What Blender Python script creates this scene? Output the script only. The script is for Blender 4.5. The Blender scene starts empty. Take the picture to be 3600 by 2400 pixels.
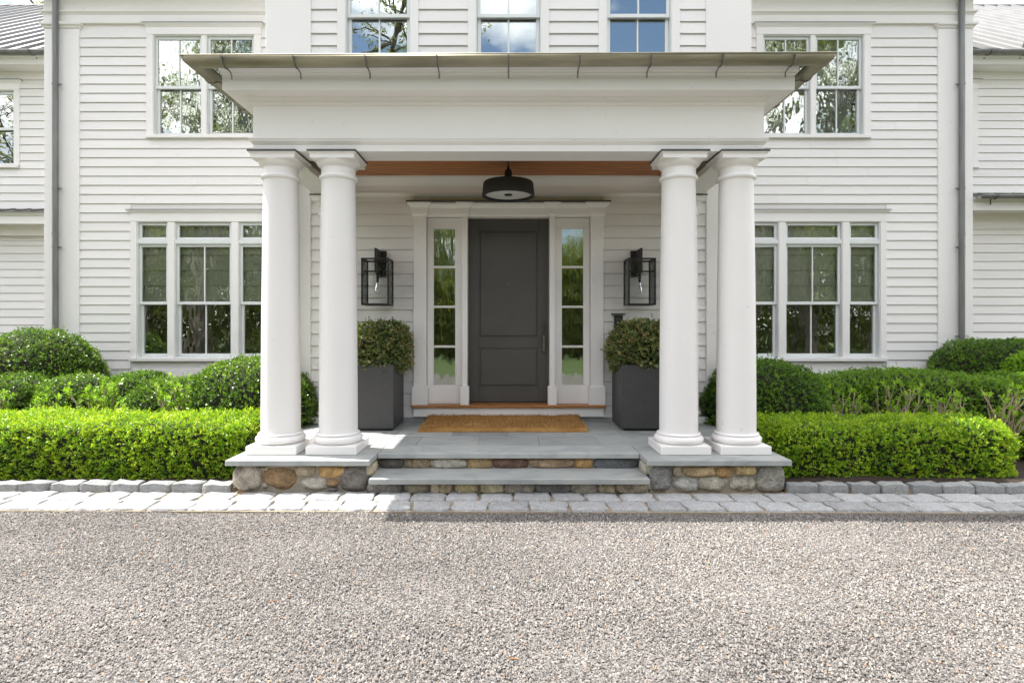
import bpy, bmesh, math, random
import numpy as np
from mathutils import Vector, Matrix, noise

C = bpy.context.scene.collection
SC = bpy.context.scene
R = math.radians

# ------------------------------------------------------------------ camera, sky, sun, exposure
cam_d = bpy.data.cameras.new('camera')
cam = bpy.data.objects.new('camera', cam_d)
C.objects.link(cam)
cam.location = (0, 0, 1.51)
cam.rotation_euler = (R(90), 0, 0)
cam_d.sensor_width = 36
cam_d.lens = 19.745
cam_d.shift_x = 0.0034
cam_d.shift_y = -0.0119
cam_d.clip_start = 0.05
cam_d.clip_end = 1000
SC.camera = cam

SUN_TO = Vector((-1.92, 0.51, 3.96)).normalized()
world = bpy.data.worlds.new('World')
SC.world = world
world.use_nodes = True
wn = world.node_tree.nodes
wl = world.node_tree.links
wn.clear()
w_out = wn.new('ShaderNodeOutputWorld')
w_bg = wn.new('ShaderNodeBackground')
w_bg.inputs['Strength'].default_value = 0.15
w_sky = wn.new('ShaderNodeTexSky')
w_sky.sky_type = 'NISHITA'
w_sky.sun_disc = False
w_sky.sun_elevation = math.asin(SUN_TO.z)
w_sky.sun_rotation = math.atan2(SUN_TO.x, SUN_TO.y)
w_sky.air_density = 1.0
w_sky.dust_density = 1.2
w_sky.ozone_density = 1.0
w_tc = wn.new('ShaderNodeTexCoord')
w_map = wn.new('ShaderNodeMapping')
w_map.inputs['Scale'].default_value = (1.0, 1.0, 2.2)
w_map.inputs['Location'].default_value = (4.002, 0.967, 1.549)
w_noise = wn.new('ShaderNodeTexNoise')
w_noise.inputs['Scale'].default_value = 2.6
w_noise.inputs['Detail'].default_value = 7
w_noise.inputs['Roughness'].default_value = 0.55
w_noise.inputs['Distortion'].default_value = 0.25
w_ramp = wn.new('ShaderNodeValToRGB')
w_ramp.color_ramp.elements[0].position = 0.42
w_ramp.color_ramp.elements[1].position = 0.60
w_mix = wn.new('ShaderNodeMix')
w_mix.data_type = 'RGBA'
w_mix.inputs['B'].default_value = (14.2, 13.8, 13.6, 1)
wl.new(w_tc.outputs['Generated'], w_map.inputs['Vector'])
wl.new(w_map.outputs['Vector'], w_noise.inputs['Vector'])
wl.new(w_noise.outputs['Fac'], w_ramp.inputs['Fac'])
wl.new(w_ramp.outputs['Color'], w_mix.inputs['Factor'])
wl.new(w_sky.outputs['Color'], w_mix.inputs['A'])
wl.new(w_mix.outputs['Result'], w_bg.inputs['Color'])
wl.new(w_bg.outputs['Background'], w_out.inputs['Surface'])

sun_d = bpy.data.lights.new('sun', 'SUN')
sun_d.energy = 5.0
sun_d.angle = R(0.53)
sun_d.color = (1.0, 0.965, 0.915)
sun = bpy.data.objects.new('sun', sun_d)
C.objects.link(sun)
sun.rotation_euler = (-SUN_TO).to_track_quat('-Z', 'Y').to_euler()
sun.location = (-8, 2, 20)

vs = SC.view_settings
vs.view_transform = 'Standard'
vs.look = 'None'
vs.gamma = 1.0
vs.use_curve_mapping = False
vs.exposure = 0.97
SC.cycles.max_bounces = 8
SC.cycles.transparent_max_bounces = 12
SC.cycles.diffuse_bounces = 5
SC.cycles.glossy_bounces = 4
SC.cycles.caustics_reflective = False
SC.cycles.caustics_refractive = False
SC.cycles.sample_clamp_indirect = 8
SC.cycles.use_denoising = True

# ------------------------------------------------------------------ materials
def new_mat(name):
    m = bpy.data.materials.new(name)
    m.use_nodes = True
    nt = m.node_tree
    return m, nt, nt.nodes['Principled BSDF']

def N(nt, t, **kw):
    n = nt.nodes.new(t)
    for k, v in kw.items():
        n.inputs[k].default_value = v
    return n

def ramp(nt, stops):
    r = nt.nodes.new('ShaderNodeValToRGB')
    el = r.color_ramp.elements
    while len(el) > 1:
        el.remove(el[-1])
    el[0].position = stops[0][0]
    el[0].color = (*stops[0][1], 1)
    for p, c in stops[1:]:
        e = el.new(p)
        e.color = (*c, 1)
    return r

def coords(nt, scale=(1, 1, 1)):
    g = nt.nodes.new('ShaderNodeNewGeometry')
    mp = nt.nodes.new('ShaderNodeMapping')
    mp.inputs['Scale'].default_value = scale
    nt.links.new(g.outputs['Position'], mp.inputs['Vector'])
    return mp.outputs['Vector']

def noisy(name, c0, c1, scale=8, rough=0.5, bump=0.0, bscale=60, stretch=(1, 1, 1), detail=5, metallic=0, spec=0.5, lo=0.3, hi=0.7, bdist=0.01):
    m, nt, p = new_mat(name)
    v = coords(nt, stretch)
    n = N(nt, 'ShaderNodeTexNoise', Scale=scale, Detail=detail)
    nt.links.new(v, n.inputs['Vector'])
    r = ramp(nt, [(lo, c0), (hi, c1)])
    nt.links.new(n.outputs['Fac'], r.inputs['Fac'])
    nt.links.new(r.outputs['Color'], p.inputs['Base Color'])
    p.inputs['Roughness'].default_value = rough
    p.inputs['Metallic'].default_value = metallic
    p.inputs['Specular IOR Level'].default_value = spec
    if bump:
        b = N(nt, 'ShaderNodeBump', Strength=bump, Distance=bdist)
        n2 = N(nt, 'ShaderNodeTexNoise', Scale=bscale, Detail=4)
        nt.links.new(v, n2.inputs['Vector'])
        nt.links.new(n2.outputs['Fac'], b.inputs['Height'])
        nt.links.new(b.outputs['Normal'], p.inputs['Normal'])
    return m

M = {}
M['white'] = noisy('white_paint', (.79, .765, .745), (.815, .79, .772), 1.3, .5, .12, 45, spec=.35, bdist=.003)
M['white_board'] = noisy('white_clapboard_paint', (.77, .746, .725), (.81, .785, .766), 1.1, .55, .22, 30, (0.25, 1, 6), spec=.3, bdist=.003)
def specks(m):
    nt = m.node_tree
    p = nt.nodes['Principled BSDF']
    src = p.inputs['Base Color'].links[0].from_socket
    n = N(nt, 'ShaderNodeTexNoise', Scale=16, Detail=3, Roughness=.7)
    nt.links.new(coords(nt), n.inputs['Vector'])
    r = ramp(nt, [(.0, (1, 1, 1)), (.675, (1, 1, 1)), (.74, (.82, .80, .76))])
    nt.links.new(n.outputs['Fac'], r.inputs['Fac'])
    mu = nt.nodes.new('ShaderNodeMix')
    mu.data_type = 'RGBA'
    mu.blend_type = 'MULTIPLY'
    mu.inputs['Factor'].default_value = 1
    nt.links.new(src, mu.inputs['A'])
    nt.links.new(r.outputs['Color'], mu.inputs['B'])
    nt.links.new(mu.outputs['Result'], p.inputs['Base Color'])
specks(M['white'])
specks(M['white_board'])
def board_paint():
    m = M['white_board']
    nt = m.node_tree
    p = nt.nodes['Principled BSDF']
    lk = p.inputs['Base Color'].links[0]
    src = lk.from_socket
    oi = nt.nodes.new('ShaderNodeObjectInfo')
    mr = N(nt, 'ShaderNodeMapRange')
    mr.inputs['To Min'].default_value = .955
    mr.inputs['To Max'].default_value = 1.0
    nt.links.new(oi.outputs['Random'], mr.inputs['Value'])
    sc = nt.nodes.new('ShaderNodeVectorMath')
    sc.operation = 'SCALE'
    nt.links.new(src, sc.inputs[0])
    nt.links.new(mr.outputs['Result'], sc.inputs['Scale'])
    nt.links.new(sc.outputs[0], p.inputs['Base Color'])
board_paint()
M['sash'] = noisy('white_sash_paint', (.70, .72, .71), (.73, .745, .735), 3, .4, 0)
M['zinc'] = noisy('weathered_zinc', (.235, .215, .155), (.40, .37, .275), 5, .45, .1, 60, (.35, 1, 3), metallic=.55, bdist=.003)
M['downspout'] = noisy('grey_zinc', (.15, .15, .145), (.23, .23, .225), 4, .45, .05, 40, (3, 3, .4), metallic=.5)
M['flashing'] = noisy('lead_flashing', (.045, .043, .04), (.09, .085, .08), 12, .55, .1, 50)
M['roofmetal'] = noisy('standing_seam_metal', (.22, .22, .217), (.27, .27, .265), 2, .55, .05, 30, metallic=.1)
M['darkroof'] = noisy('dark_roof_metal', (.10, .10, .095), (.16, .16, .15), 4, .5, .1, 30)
M['wood'] = noisy('stained_wood_ceiling', (.21, .068, .017), (.56, .21, .052), 9, .42, .12, 60, (.25, 6, 6), bdist=.003)
M['sillwood'] = noisy('oiled_wood_sill', (.31, .125, .035), (.46, .205, .066), 10, .35, .1, 60, (.3, 6, 6), bdist=.003)
M['door'] = noisy('dark_grey_door_paint', (.066, .061, .056), (.078, .073, .067), 3, .5, .08, 70, bdist=.002)
M['planter'] = noisy('charcoal_planter', (.050, .048, .049), (.058, .056, .057), 14, .5, .15, 120, bdist=.002)
M['black'] = noisy('blackened_metal', (.012, .012, .012), (.024, .023, .022), 10, .45, .1, 80, metallic=.2, bdist=.002)
M['pendant'] = noisy('rough_black_shade', (.018, .018, .017), (.034, .033, .031), 90, .8, .5, 260, bdist=.003)
M['diffuser'] = noisy('opal_diffuser', (.66, .66, .65), (.72, .72, .71), 6, .5)
M['bronze'] = noisy('aged_bronze', (.12, .10, .085), (.26, .22, .18), 14, .35, .1, 60, metallic=.8)
M['dark_bronze'] = noisy('dark_bronze', (.05, .045, .04), (.085, .075, .066), 14, .4, .1, 60, metallic=.5)
M['interior'] = noisy('interior_plaster', (.20, .19, .16), (.26, .25, .21), 2, .8)
M['blind'] = noisy('roman_shade_linen', (.70, .70, .60), (.78, .78, .68), 12, .85, .2, 150, (1, 1, .3))
M['curtain'] = noisy('sheer_curtain', (.66, .68, .66), (.74, .76, .74), 6, .9)
M['soil'] = noisy('bark_mulch', (.018, .010, .006), (.075, .045, .028), 60, .95, 1.0, 90, bdist=.04)
M['mortar'] = noisy('stone_mortar', (.26, .235, .19), (.38, .34, .275), 20, .95, .7, 90, bdist=.01)
M['joint'] = noisy('sandy_joint', (.26, .21, .14), (.38, .31, .22), 18, .95, .6, 120, bdist=.006)
M['twig'] = noisy('pale_bark', (.30, .22, .15), (.52, .42, .31), 25, .8, .4, 80, (1, 1, .3))
M['bark'] = noisy('grey_bark', (.055, .045, .036), (.13, .11, .09), 8, .9, .8, 25, (1, 1, .25), bdist=.03)
M['core'] = noisy('dark_core', (.010, .012, .005), (.022, .022, .010), 30, .95, .8, 60)  # near-black colour for the filler body inside the shrubs
M['lawn'] = noisy('lawn_grass', (.035, .065, .014), (.08, .12, .03), 3, .9, .8, 60)
M['dryleaf'] = noisy('dry_leaf', (.22, .10, .035), (.38, .20, .08), 20, .8)

def bluestone():
    m, nt, p = new_mat('bluestone')
    v = coords(nt, (1, 2.2, 1))
    n = N(nt, 'ShaderNodeTexNoise', Scale=2.4, Detail=6, Roughness=.6, Distortion=1.2)
    nt.links.new(v, n.inputs['Vector'])
    r = ramp(nt, [(.28, (.24, .25, .25)), (.5, (.33, .345, .335)), (.62, (.37, .375, .35)), (.75, (.29, .28, .275))])
    nt.links.new(n.outputs['Fac'], r.inputs['Fac'])
    oi = nt.nodes.new('ShaderNodeObjectInfo')
    mr = N(nt, 'ShaderNodeMapRange')
    mr.inputs['To Min'].default_value = .88
    mr.inputs['To Max'].default_value = 1.12
    nt.links.new(oi.outputs['Random'], mr.inputs['Value'])
    mx = nt.nodes.new('ShaderNodeVectorMath')
    mx.operation = 'SCALE'
    nt.links.new(r.outputs['Color'], mx.inputs[0])
    nt.links.new(mr.outputs['Result'], mx.inputs['Scale'])
    nt.links.new(mx.outputs[0], p.inputs['Base Color'])
    p.inputs['Roughness'].default_value = .62
    n2 = N(nt, 'ShaderNodeTexNoise', Scale=140, Detail=5)
    nt.links.new(v, n2.inputs['Vector'])
    b = N(nt, 'ShaderNodeBump', Strength=.5, Distance=.003)
    nt.links.new(n2.outputs['Fac'], b.inputs['Height'])
    nt.links.new(b.outputs['Normal'], p.inputs['Normal'])
    return m
M['bluestone'] = bluestone()

def stone_mat(name, speck=90, lo=.6, hi=1.35, bump=.7, big=9):
    """Stone tinted by the object's own colour, with mineral speckle and blotches."""
    m, nt, p = new_mat(name)
    oi = nt.nodes.new('ShaderNodeObjectInfo')
    v = coords(nt)
    n1 = N(nt, 'ShaderNodeTexNoise', Scale=big, Detail=6, Roughness=.65, Distortion=.8)
    n2 = N(nt, 'ShaderNodeTexNoise', Scale=speck, Detail=3, Roughness=.7)
    nt.links.new(v, n1.inputs['Vector'])
    nt.links.new(v, n2.inputs['Vector'])
    mr1 = N(nt, 'ShaderNodeMapRange')
    mr1.inputs['From Min'].default_value = .3
    mr1.inputs['From Max'].default_value = .7
    mr1.inputs['To Min'].default_value = lo
    mr1.inputs['To Max'].default_value = hi
    nt.links.new(n1.outputs['Fac'], mr1.inputs['Value'])
    mr2 = N(nt, 'ShaderNodeMapRange')
    mr2.inputs['From Min'].default_value = .35
    mr2.inputs['From Max'].default_value = .65
    mr2.inputs['To Min'].default_value = .72
    mr2.inputs['To Max'].default_value = 1.25
    nt.links.new(n2.outputs['Fac'], mr2.inputs['Value'])
    mu = nt.nodes.new('ShaderNodeMath')
    mu.operation = 'MULTIPLY'
    nt.links.new(mr1.outputs['Result'], mu.inputs[0])
    nt.links.new(mr2.outputs['Result'], mu.inputs[1])
    sc = nt.nodes.new('ShaderNodeVectorMath')
    sc.operation = 'SCALE'
    nt.links.new(oi.outputs['Color'], sc.inputs[0])
    nt.links.new(mu.outputs[0], sc.inputs['Scale'])
    nt.links.new(sc.outputs[0], p.inputs['Base Color'])
    p.inputs['Roughness'].default_value = .8
    b = N(nt, 'ShaderNodeBump', Strength=bump, Distance=.008)
    nt.links.new(mu.outputs[0], b.inputs['Height'])
    nt.links.new(b.outputs['Normal'], p.inputs['Normal'])
    return m
M['fieldstone'] = stone_mat('fieldstone', 60, .45, 1.75, 1.0, 9)
M['granite'] = stone_mat('granite_block', 85, .80, 1.15, 1.0, 16)

def tinted(name, stops, rough=.6, trans=0.0, spec=.4):
    """Colour picked along a ramp by the mesh's own 'tint' attribute (one value per leaf or pebble)."""
    m, nt, p = new_mat(name)
    a = nt.nodes.new('ShaderNodeAttribute')
    a.attribute_name = 'tint'
    r = ramp(nt, stops)
    nt.links.new(a.outputs['Fac'], r.inputs['Fac'])
    nt.links.new(r.outputs['Color'], p.inputs['Base Color'])
    p.inputs['Roughness'].default_value = rough
    p.inputs['Specular IOR Level'].default_value = spec
    if trans:
        out = nt.nodes['Material Output']
        tr = nt.nodes.new('ShaderNodeBsdfTranslucent')
        mul = nt.nodes.new('ShaderNodeMix')
        mul.data_type = 'RGBA'
        mul.blend_type = 'MULTIPLY'
        mul.inputs['Factor'].default_value = 1
        mul.inputs['B'].default_value = (1.5, 1.6, .7, 1)
        nt.links.new(r.outputs['Color'], mul.inputs['A'])
        nt.links.new(mul.outputs['Result'], tr.inputs['Color'])
        mx = nt.nodes.new('ShaderNodeMixShader')
        mx.inputs[0].default_value = trans
        nt.links.new(p.outputs[0], mx.inputs[1])
        nt.links.new(tr.outputs[0], mx.inputs[2])
        nt.links.new(mx.outputs[0], out.inputs['Surface'])
    return m
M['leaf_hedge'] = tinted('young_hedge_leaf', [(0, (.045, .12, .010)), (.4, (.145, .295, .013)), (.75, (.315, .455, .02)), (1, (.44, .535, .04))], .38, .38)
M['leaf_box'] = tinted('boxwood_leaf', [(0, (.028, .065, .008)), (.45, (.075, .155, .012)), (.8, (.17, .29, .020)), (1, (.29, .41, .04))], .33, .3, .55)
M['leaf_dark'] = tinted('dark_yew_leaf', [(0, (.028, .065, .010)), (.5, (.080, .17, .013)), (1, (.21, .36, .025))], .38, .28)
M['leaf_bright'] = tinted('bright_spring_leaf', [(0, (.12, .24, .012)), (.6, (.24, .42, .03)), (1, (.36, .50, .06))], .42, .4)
M['leaf_potted'] = tinted('bronzed_leaf', [(0, (.05, .075, .028)), (.4, (.12, .165, .05)), (.7, (.26, .31, .09)), (.86, (.36, .32, .14)), (1, (.46, .29, .14))], .28, .25, .8)
M['leaf_tree'] = tinted('tree_leaf', [(0, (.085, .105, .03)), (.6, (.19, .225, .055)), (1, (.33, .36, .11))], .5, .4)
M['coir_pile'] = tinted('coir_fibre', [(0, (.20, .095, .03)), (.5, (.46, .25, .085)), (1, (.70, .46, .20))], .9, 0, .1)
M['pebble'] = tinted('crushed_gravel', [(0, (.03, .029, .029)), (.15, (.075, .071, .068)), (.35, (.132, .122, .112)), (.55, (.202, .186, .169)), (.75, (.268, .249, .227)), (.93, (.385, .36, .33)), (.96, (.24, .125, .075)), (1, (.32, .21, .12))], .75, 0, .3)

def gravel_sheet():
    m, nt, p = new_mat('gravel_bed')
    v = coords(nt)
    vo = N(nt, 'ShaderNodeTexVoronoi', Scale=85)
    nt.links.new(v, vo.inputs['Vector'])
    sep = nt.nodes.new('ShaderNodeSeparateColor')
    nt.links.new(vo.outputs['Color'], sep.inputs[0])
    r = ramp(nt, [(0, (.04, .037, .035)), (.4, (.11, .103, .096)), (1, (.25, .233, .215))])
    nt.links.new(sep.outputs[0], r.inputs['Fac'])
    nt.links.new(r.outputs['Color'], p.inputs['Base Color'])
    p.inputs['Roughness'].default_value = .9
    b = N(nt, 'ShaderNodeBump', Strength=1, Distance=.006)
    b.invert = True
    nt.links.new(vo.outputs['Distance'], b.inputs['Height'])
    nt.links.new(b.outputs['Normal'], p.inputs['Normal'])
    return m
M['gravelbed'] = gravel_sheet()

def coir():
    m, nt, p = new_mat('coir')
    v = coords(nt)
    n1 = N(nt, 'ShaderNodeTexNoise', Scale=4, Detail=5)
    n2 = N(nt, 'ShaderNodeTexNoise', Scale=260, Detail=3)
    nt.links.new(v, n1.inputs['Vector'])
    nt.links.new(v, n2.inputs['Vector'])
    r = ramp(nt, [(.3, (.34, .165, .05)), (.6, (.50, .275, .09)), (.75, (.62, .40, .17))])
    nt.links.new(n1.outputs['Fac'], r.inputs['Fac'])
    mr = N(nt, 'ShaderNodeMapRange')
    mr.inputs['From Min'].default_value = .3
    mr.inputs['From Max'].default_value = .7
    mr.inputs['To Min'].default_value = .5
    mr.inputs['To Max'].default_value = 1.4
    nt.links.new(n2.outputs['Fac'], mr.inputs['Value'])
    s = nt.nodes.new('ShaderNodeVectorMath')
    s.operation = 'SCALE'
    nt.links.new(r.outputs['Color'], s.inputs[0])
    nt.links.new(mr.outputs['Result'], s.inputs['Scale'])
    nt.links.new(s.outputs[0], p.inputs['Base Color'])
    p.inputs['Roughness'].default_value = .95
    p.inputs['Specular IOR Level'].default_value = .1
    b = N(nt, 'ShaderNodeBump', Strength=1, Distance=.008)
    nt.links.new(n2.outputs['Fac'], b.inputs['Height'])
    nt.links.new(b.outputs['Normal'], p.inputs['Normal'])
    return m
M['coir'] = coir()

def pane_mat(name, tint, refl, wav, wscale, stretch):
    """Window glass: a clear sheet with a mirror reflection, slightly wavy."""
    m, nt, p = new_mat(name)
    out = nt.nodes['Material Output']
    nt.nodes.remove(p)
    tr = nt.nodes.new('ShaderNodeBsdfTransparent')
    tr.inputs['Color'].default_value = (*tint, 1)
    gl = nt.nodes.new('ShaderNodeBsdfGlossy')
    gl.inputs['Roughness'].default_value = 0
    gl.inputs['Color'].default_value = (.97, 1, .97, 1)
    mx = nt.nodes.new('ShaderNodeMixShader')
    fr = N(nt, 'ShaderNodeFresnel', IOR=1.5)
    ad = nt.nodes.new('ShaderNodeMath')
    ad.operation = 'ADD'
    ad.use_clamp = True
    ad.inputs[1].default_value = refl
    nt.links.new(fr.outputs[0], ad.inputs[0])
    nt.links.new(ad.outputs[0], mx.inputs[0])
    v = coords(nt, stretch)
    n = N(nt, 'ShaderNodeTexNoise', Scale=wscale, Detail=2)
    nt.links.new(v, n.inputs['Vector'])
    b = N(nt, 'ShaderNodeBump', Strength=1, Distance=wav)
    nt.links.new(n.outputs['Fac'], b.inputs['Height'])
    nt.links.new(b.outputs['Normal'], gl.inputs['Normal'])
    nt.links.new(tr.outputs[0], mx.inputs[1])
    nt.links.new(gl.outputs[0], mx.inputs[2])
    nt.links.new(mx.outputs[0], out.inputs['Surface'])
    return m
M['pane'] = pane_mat('window_glass', (.95, .97, .94), .15, .004, 3.2, (1.3, 1, .8))
M['pane_sky'] = pane_mat('upper_window_glass', (.72, .78, .75), .28, .0012, 2.2, (1, 1, 1))
M['pane_wavy'] = pane_mat('wavy_upper_glass', (.86, .90, .87), .24, .0032, 3.6, (1.2, 1, 1))
M['pane_side'] = pane_mat('sidelight_glass', (.88, .90, .87), .16, .0022, 5, (2.4, 1, .6))
M['seeded'] = pane_mat('seeded_glass', (.985, .987, .985), -.03, .004, 30, (1, 1, .6))

# ------------------------------------------------------------------ mesh building
class MB:
    def __init__(s):
        s.v, s.f, s.sm = [], [], []

    def add(s, vs_, fs, smooth=False):
        b = len(s.v)
        s.v += [tuple(p) for p in vs_]
        for f in fs:
            s.f.append([b + i for i in f])
            s.sm.append(smooth)

    def box(s, x0, x1, y0, y1, z0, z1):
        x0, x1 = min(x0, x1), max(x0, x1)
        y0, y1 = min(y0, y1), max(y0, y1)
        z0, z1 = min(z0, z1), max(z0, z1)
        s.add([(x0, y0, z0), (x1, y0, z0), (x1, y1, z0), (x0, y1, z0), (x0, y0, z1), (x1, y0, z1), (x1, y1, z1), (x0, y1, z1)],
              [(0, 3, 2, 1), (4, 5, 6, 7), (0, 1, 5, 4), (1, 2, 6, 5), (2, 3, 7, 6), (3, 0, 4, 7)])
        return s

    def quad(s, a, b, c, d):
        s.add([a, b, c, d], [(0, 1, 2, 3)])
        return s

    def loft(s, rings, cap=True, smooth=False, closed=True):
        n = len(rings[0])
        vs_ = [p for r in rings for p in r]
        fs = []
        for i in range(len(rings) - 1):
            for j in range(n if closed else n - 1):
                k = (j + 1) % n
                fs.append((i * n + j, i * n + k, (i + 1) * n + k, (i + 1) * n + j))
        s.add(vs_, fs, smooth)
        if cap:
            s.add(rings[0], [tuple(reversed(range(n)))])
            s.add(rings[-1], [tuple(range(n))])
        return s

    def rect_loft(s, cx, yb, levels):
        """levels: (z, half width, front y): a stack of rectangles against the plane yb."""
        return s.loft([[(cx - h, yf, z), (cx + h, yf, z), (cx + h, yb, z), (cx - h, yb, z)] for z, h, yf in levels])

    def lathe(s, prof, cx=0, cy=0, seg=40, smooth=True):
        rings = [[(cx + r * math.cos(2 * math.pi * j / seg), cy + r * math.sin(2 * math.pi * j / seg), z) for j in range(seg)] for r, z in prof]
        return s.loft(rings, cap=False, smooth=smooth)

    def tube(s, path, rad, seg=6, cap=True, smooth=True):
        path = [Vector(p) for p in path]
        rads = rad if isinstance(rad, (list, tuple)) else [rad] * len(path)
        rings = []
        for i, p in enumerate(path):
            t = (path[min(i + 1, len(path) - 1)] - path[max(i - 1, 0)]).normalized()
            u = t.cross(Vector((0, 0, 1)))
            if u.length < 1e-3:
                u = t.cross(Vector((0, 1, 0)))
            u.normalize()
            w = t.cross(u)
            rings.append([p + (u * math.cos(2 * math.pi * j / seg) + w * math.sin(2 * math.pi * j / seg)) * rads[i] for j in range(seg)])
        return s.loft(rings, cap=cap, smooth=smooth)

    def frame(s, x0, x1, z0, z1, y0, y1, w, wb=None, wt=None):
        wb = w if wb is None else wb
        wt = w if wt is None else wt
        s.box(x0, x0 + w, y0, y1, z0, z1)
        s.box(x1 - w, x1, y0, y1, z0, z1)
        s.box(x0 + w, x1 - w, y0, y1, z0, z0 + wb)
        s.box(x0 + w, x1 - w, y0, y1, z1 - wt, z1)
        return s

    def usweep(s, prof, hx, fy, yb, smooth=False, closed=False, tilt=0.0):
        """Sweep a profile of (offset outward, z) round the front and both sides of the porch."""
        n = len(prof)
        st = [[(-(hx + p), yb, z) for p, z in prof], [(-(hx + p), fy - p, z) for p, z in prof],
              [(hx + p, fy - p, z) for p, z in prof], [(hx + p, yb, z) for p, z in prof]]
        st = [[(x, y, z + tilt * x) for x, y, z in r] for r in st]
        return s.loft(st, cap=False, smooth=smooth, closed=closed)

    def mesh(s, name, mat):
        me = bpy.data.meshes.new(name)
        me.from_pydata(s.v, [], s.f)
        me.polygons.foreach_set('use_smooth', s.sm)
        me.materials.append(mat)
        me.update()
        return me

WORLD = {}

def link(name, data, parent=None, loc=(0, 0, 0)):
    o = bpy.data.objects.new(name, data)
    C.objects.link(o)
    if parent is not None:
        o.parent = parent
        pw = WORLD[parent.name]
        o.location = (loc[0] - pw[0], loc[1] - pw[1], loc[2] - pw[2])
    else:
        o.location = loc
    WORLD[o.name] = tuple(loc)
    return o

def tag(o, label=None, cat=None, group=None, kind=None):
    if label: o['label'] = label
    if cat: o['category'] = cat
    if group: o['group'] = group
    if kind: o['kind'] = kind
    return o

def thing(name, loc, label, cat, group=None):
    o = link(name, None, None, loc)
    o.empty_display_size = .2
    return tag(o, label, cat, group)

def part(mb, name, mat, parent, bevel=0.0):
    o = link(name, mb.mesh(name, M[mat]), parent)
    if bevel:
        b = o.modifiers.new('bevel', 'BEVEL')
        b.width = bevel
        b.segments = 1
        b.limit_method = 'ANGLE'
        b.angle_limit = R(40)
    return o

def struct(mb, name, mat):
    return tag(part(mb, name, mat, None), kind='structure')

def copy_tree(o, loc=None):
    c = o.copy()
    C.objects.link(c)
    if loc is not None:
        c.location = loc
    for ch in o.children:
        k = ch.copy()
        C.objects.link(k)
        k.parent = c
        for g in ch.children:
            d = g.copy()
            C.objects.link(d)
            d.parent = k
    WORLD[c.name] = tuple(c.location)
    return c

def copy_part(o, parent, loc):
    """A copy of a part and its sub-parts, hung under a thing at a world position."""
    c = o.copy()
    C.objects.link(c)
    c.parent = parent
    pw = WORLD[parent.name]
    c.location = (loc[0] - pw[0], loc[1] - pw[1], loc[2] - pw[2])
    WORLD[c.name] = tuple(loc)
    for g in o.children:
        d = g.copy()
        C.objects.link(d)
        d.parent = c
    return c

# ------------------------------------------------------------------ setting: ground
YAW = -0.0075          # the paved edge runs very slightly askew to the house front
def yl(y, x):
    return y + YAW * x

m = MB()
m.quad((-60, -4.0, -.032), (60, -4.0, -.032), (60, 4.72, -.032), (-60, 4.72, -.032))
struct(m, 'driveway', 'gravelbed')
m = MB()
m.quad((-250, -250, -.07), (250, -250, -.07), (250, -3.99, -.02), (-250, -3.99, -.02))
m.quad((-250, 4.5, -.07), (250, 4.5, -.07), (250, 250, -.07), (-250, 250, -.07))
struct(m, 'lawn', 'lawn')

def bed_mesh():
    """Mulch bed with a gently uneven surface."""
    m = MB()
    nx, ny = 90, 24
    vs_ = []
    for j in range(ny + 1):
        for i in range(nx + 1):
            x = -11.5 + 23 * i / nx
            y = yl(5.22, x) + (11.2 - 5.22) * j / ny
            z = .035 + .035 * noise.noise(Vector((x * 1.7, y * 1.7, 0))) + .012 * noise.noise(Vector((x * 9, y * 9, 3)))
            if j == 0:
                z = -.03
            vs_.append((x, y, z))
    fs = [(j * (nx + 1) + i, j * (nx + 1) + i + 1, (j + 1) * (nx + 1) + i + 1, (j + 1) * (nx + 1) + i) for j in range(ny) for i in range(nx)]
    m.add(vs_, fs, True)
    return m
struct(bed_mesh(), 'mulch_bed', 'soil')

rng = random.Random(7)

def block_mesh(name, lx, ly, lz, seed, nx=7, ny=4, rough=.012, mat='granite'):
    """A split granite block: box with uneven top and outline, origin at its base centre."""
    m = MB()
    top, bot = [], []
    for j in range(ny + 1):
        for i in range(nx + 1):
            u, v = i / nx - .5, j / ny - .5
            e = max(abs(u), abs(v)) * 2
            q = Vector((u * lx * 9, v * ly * 9, seed * 7.3))
            dx = rough * noise.noise(q * 1.3)
            dy = rough * .7 * noise.noise(q * 1.3 + Vector((5, 9, 1)))
            corner = max(0, abs(u) + abs(v) - .86) * .35
            z = lz + rough * .55 * noise.noise(q * 1.1 + Vector((2, 2, 2))) - (.010 if e > .99 else 0) - corner * .05
            sh = 1 - (.035 if e > .99 else 0) - corner * .5
            top.append((u * lx * sh + dx, v * ly * sh + dy, z))
    n = nx + 1
    m.add(top, [(j * n + i, j * n + i + 1, (j + 1) * n + i + 1, (j + 1) * n + i) for j in range(ny) for i in range(nx)], True)
    rim = [i for i in range(n)] + [j * n + nx for j in range(1, ny + 1)] + [ny * n + i for i in range(nx - 1, -1, -1)] + [j * n for j in range(ny - 1, 0, -1)]
    r1 = [top[i] for i in rim]
    r2 = [(p[0] * 1.03, p[1] * 1.04, p[2] * .55 + .3 * rough * noise.noise(Vector((p[0] * 14, p[1] * 14, seed)))) for p in r1]
    r3 = [(p[0] * 1.02, p[1] * 1.02, -.05) for p in r1]
    m.loft([r3, r2, r1], cap=False, smooth=True)
    return m.mesh(name, M[mat])

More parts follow.
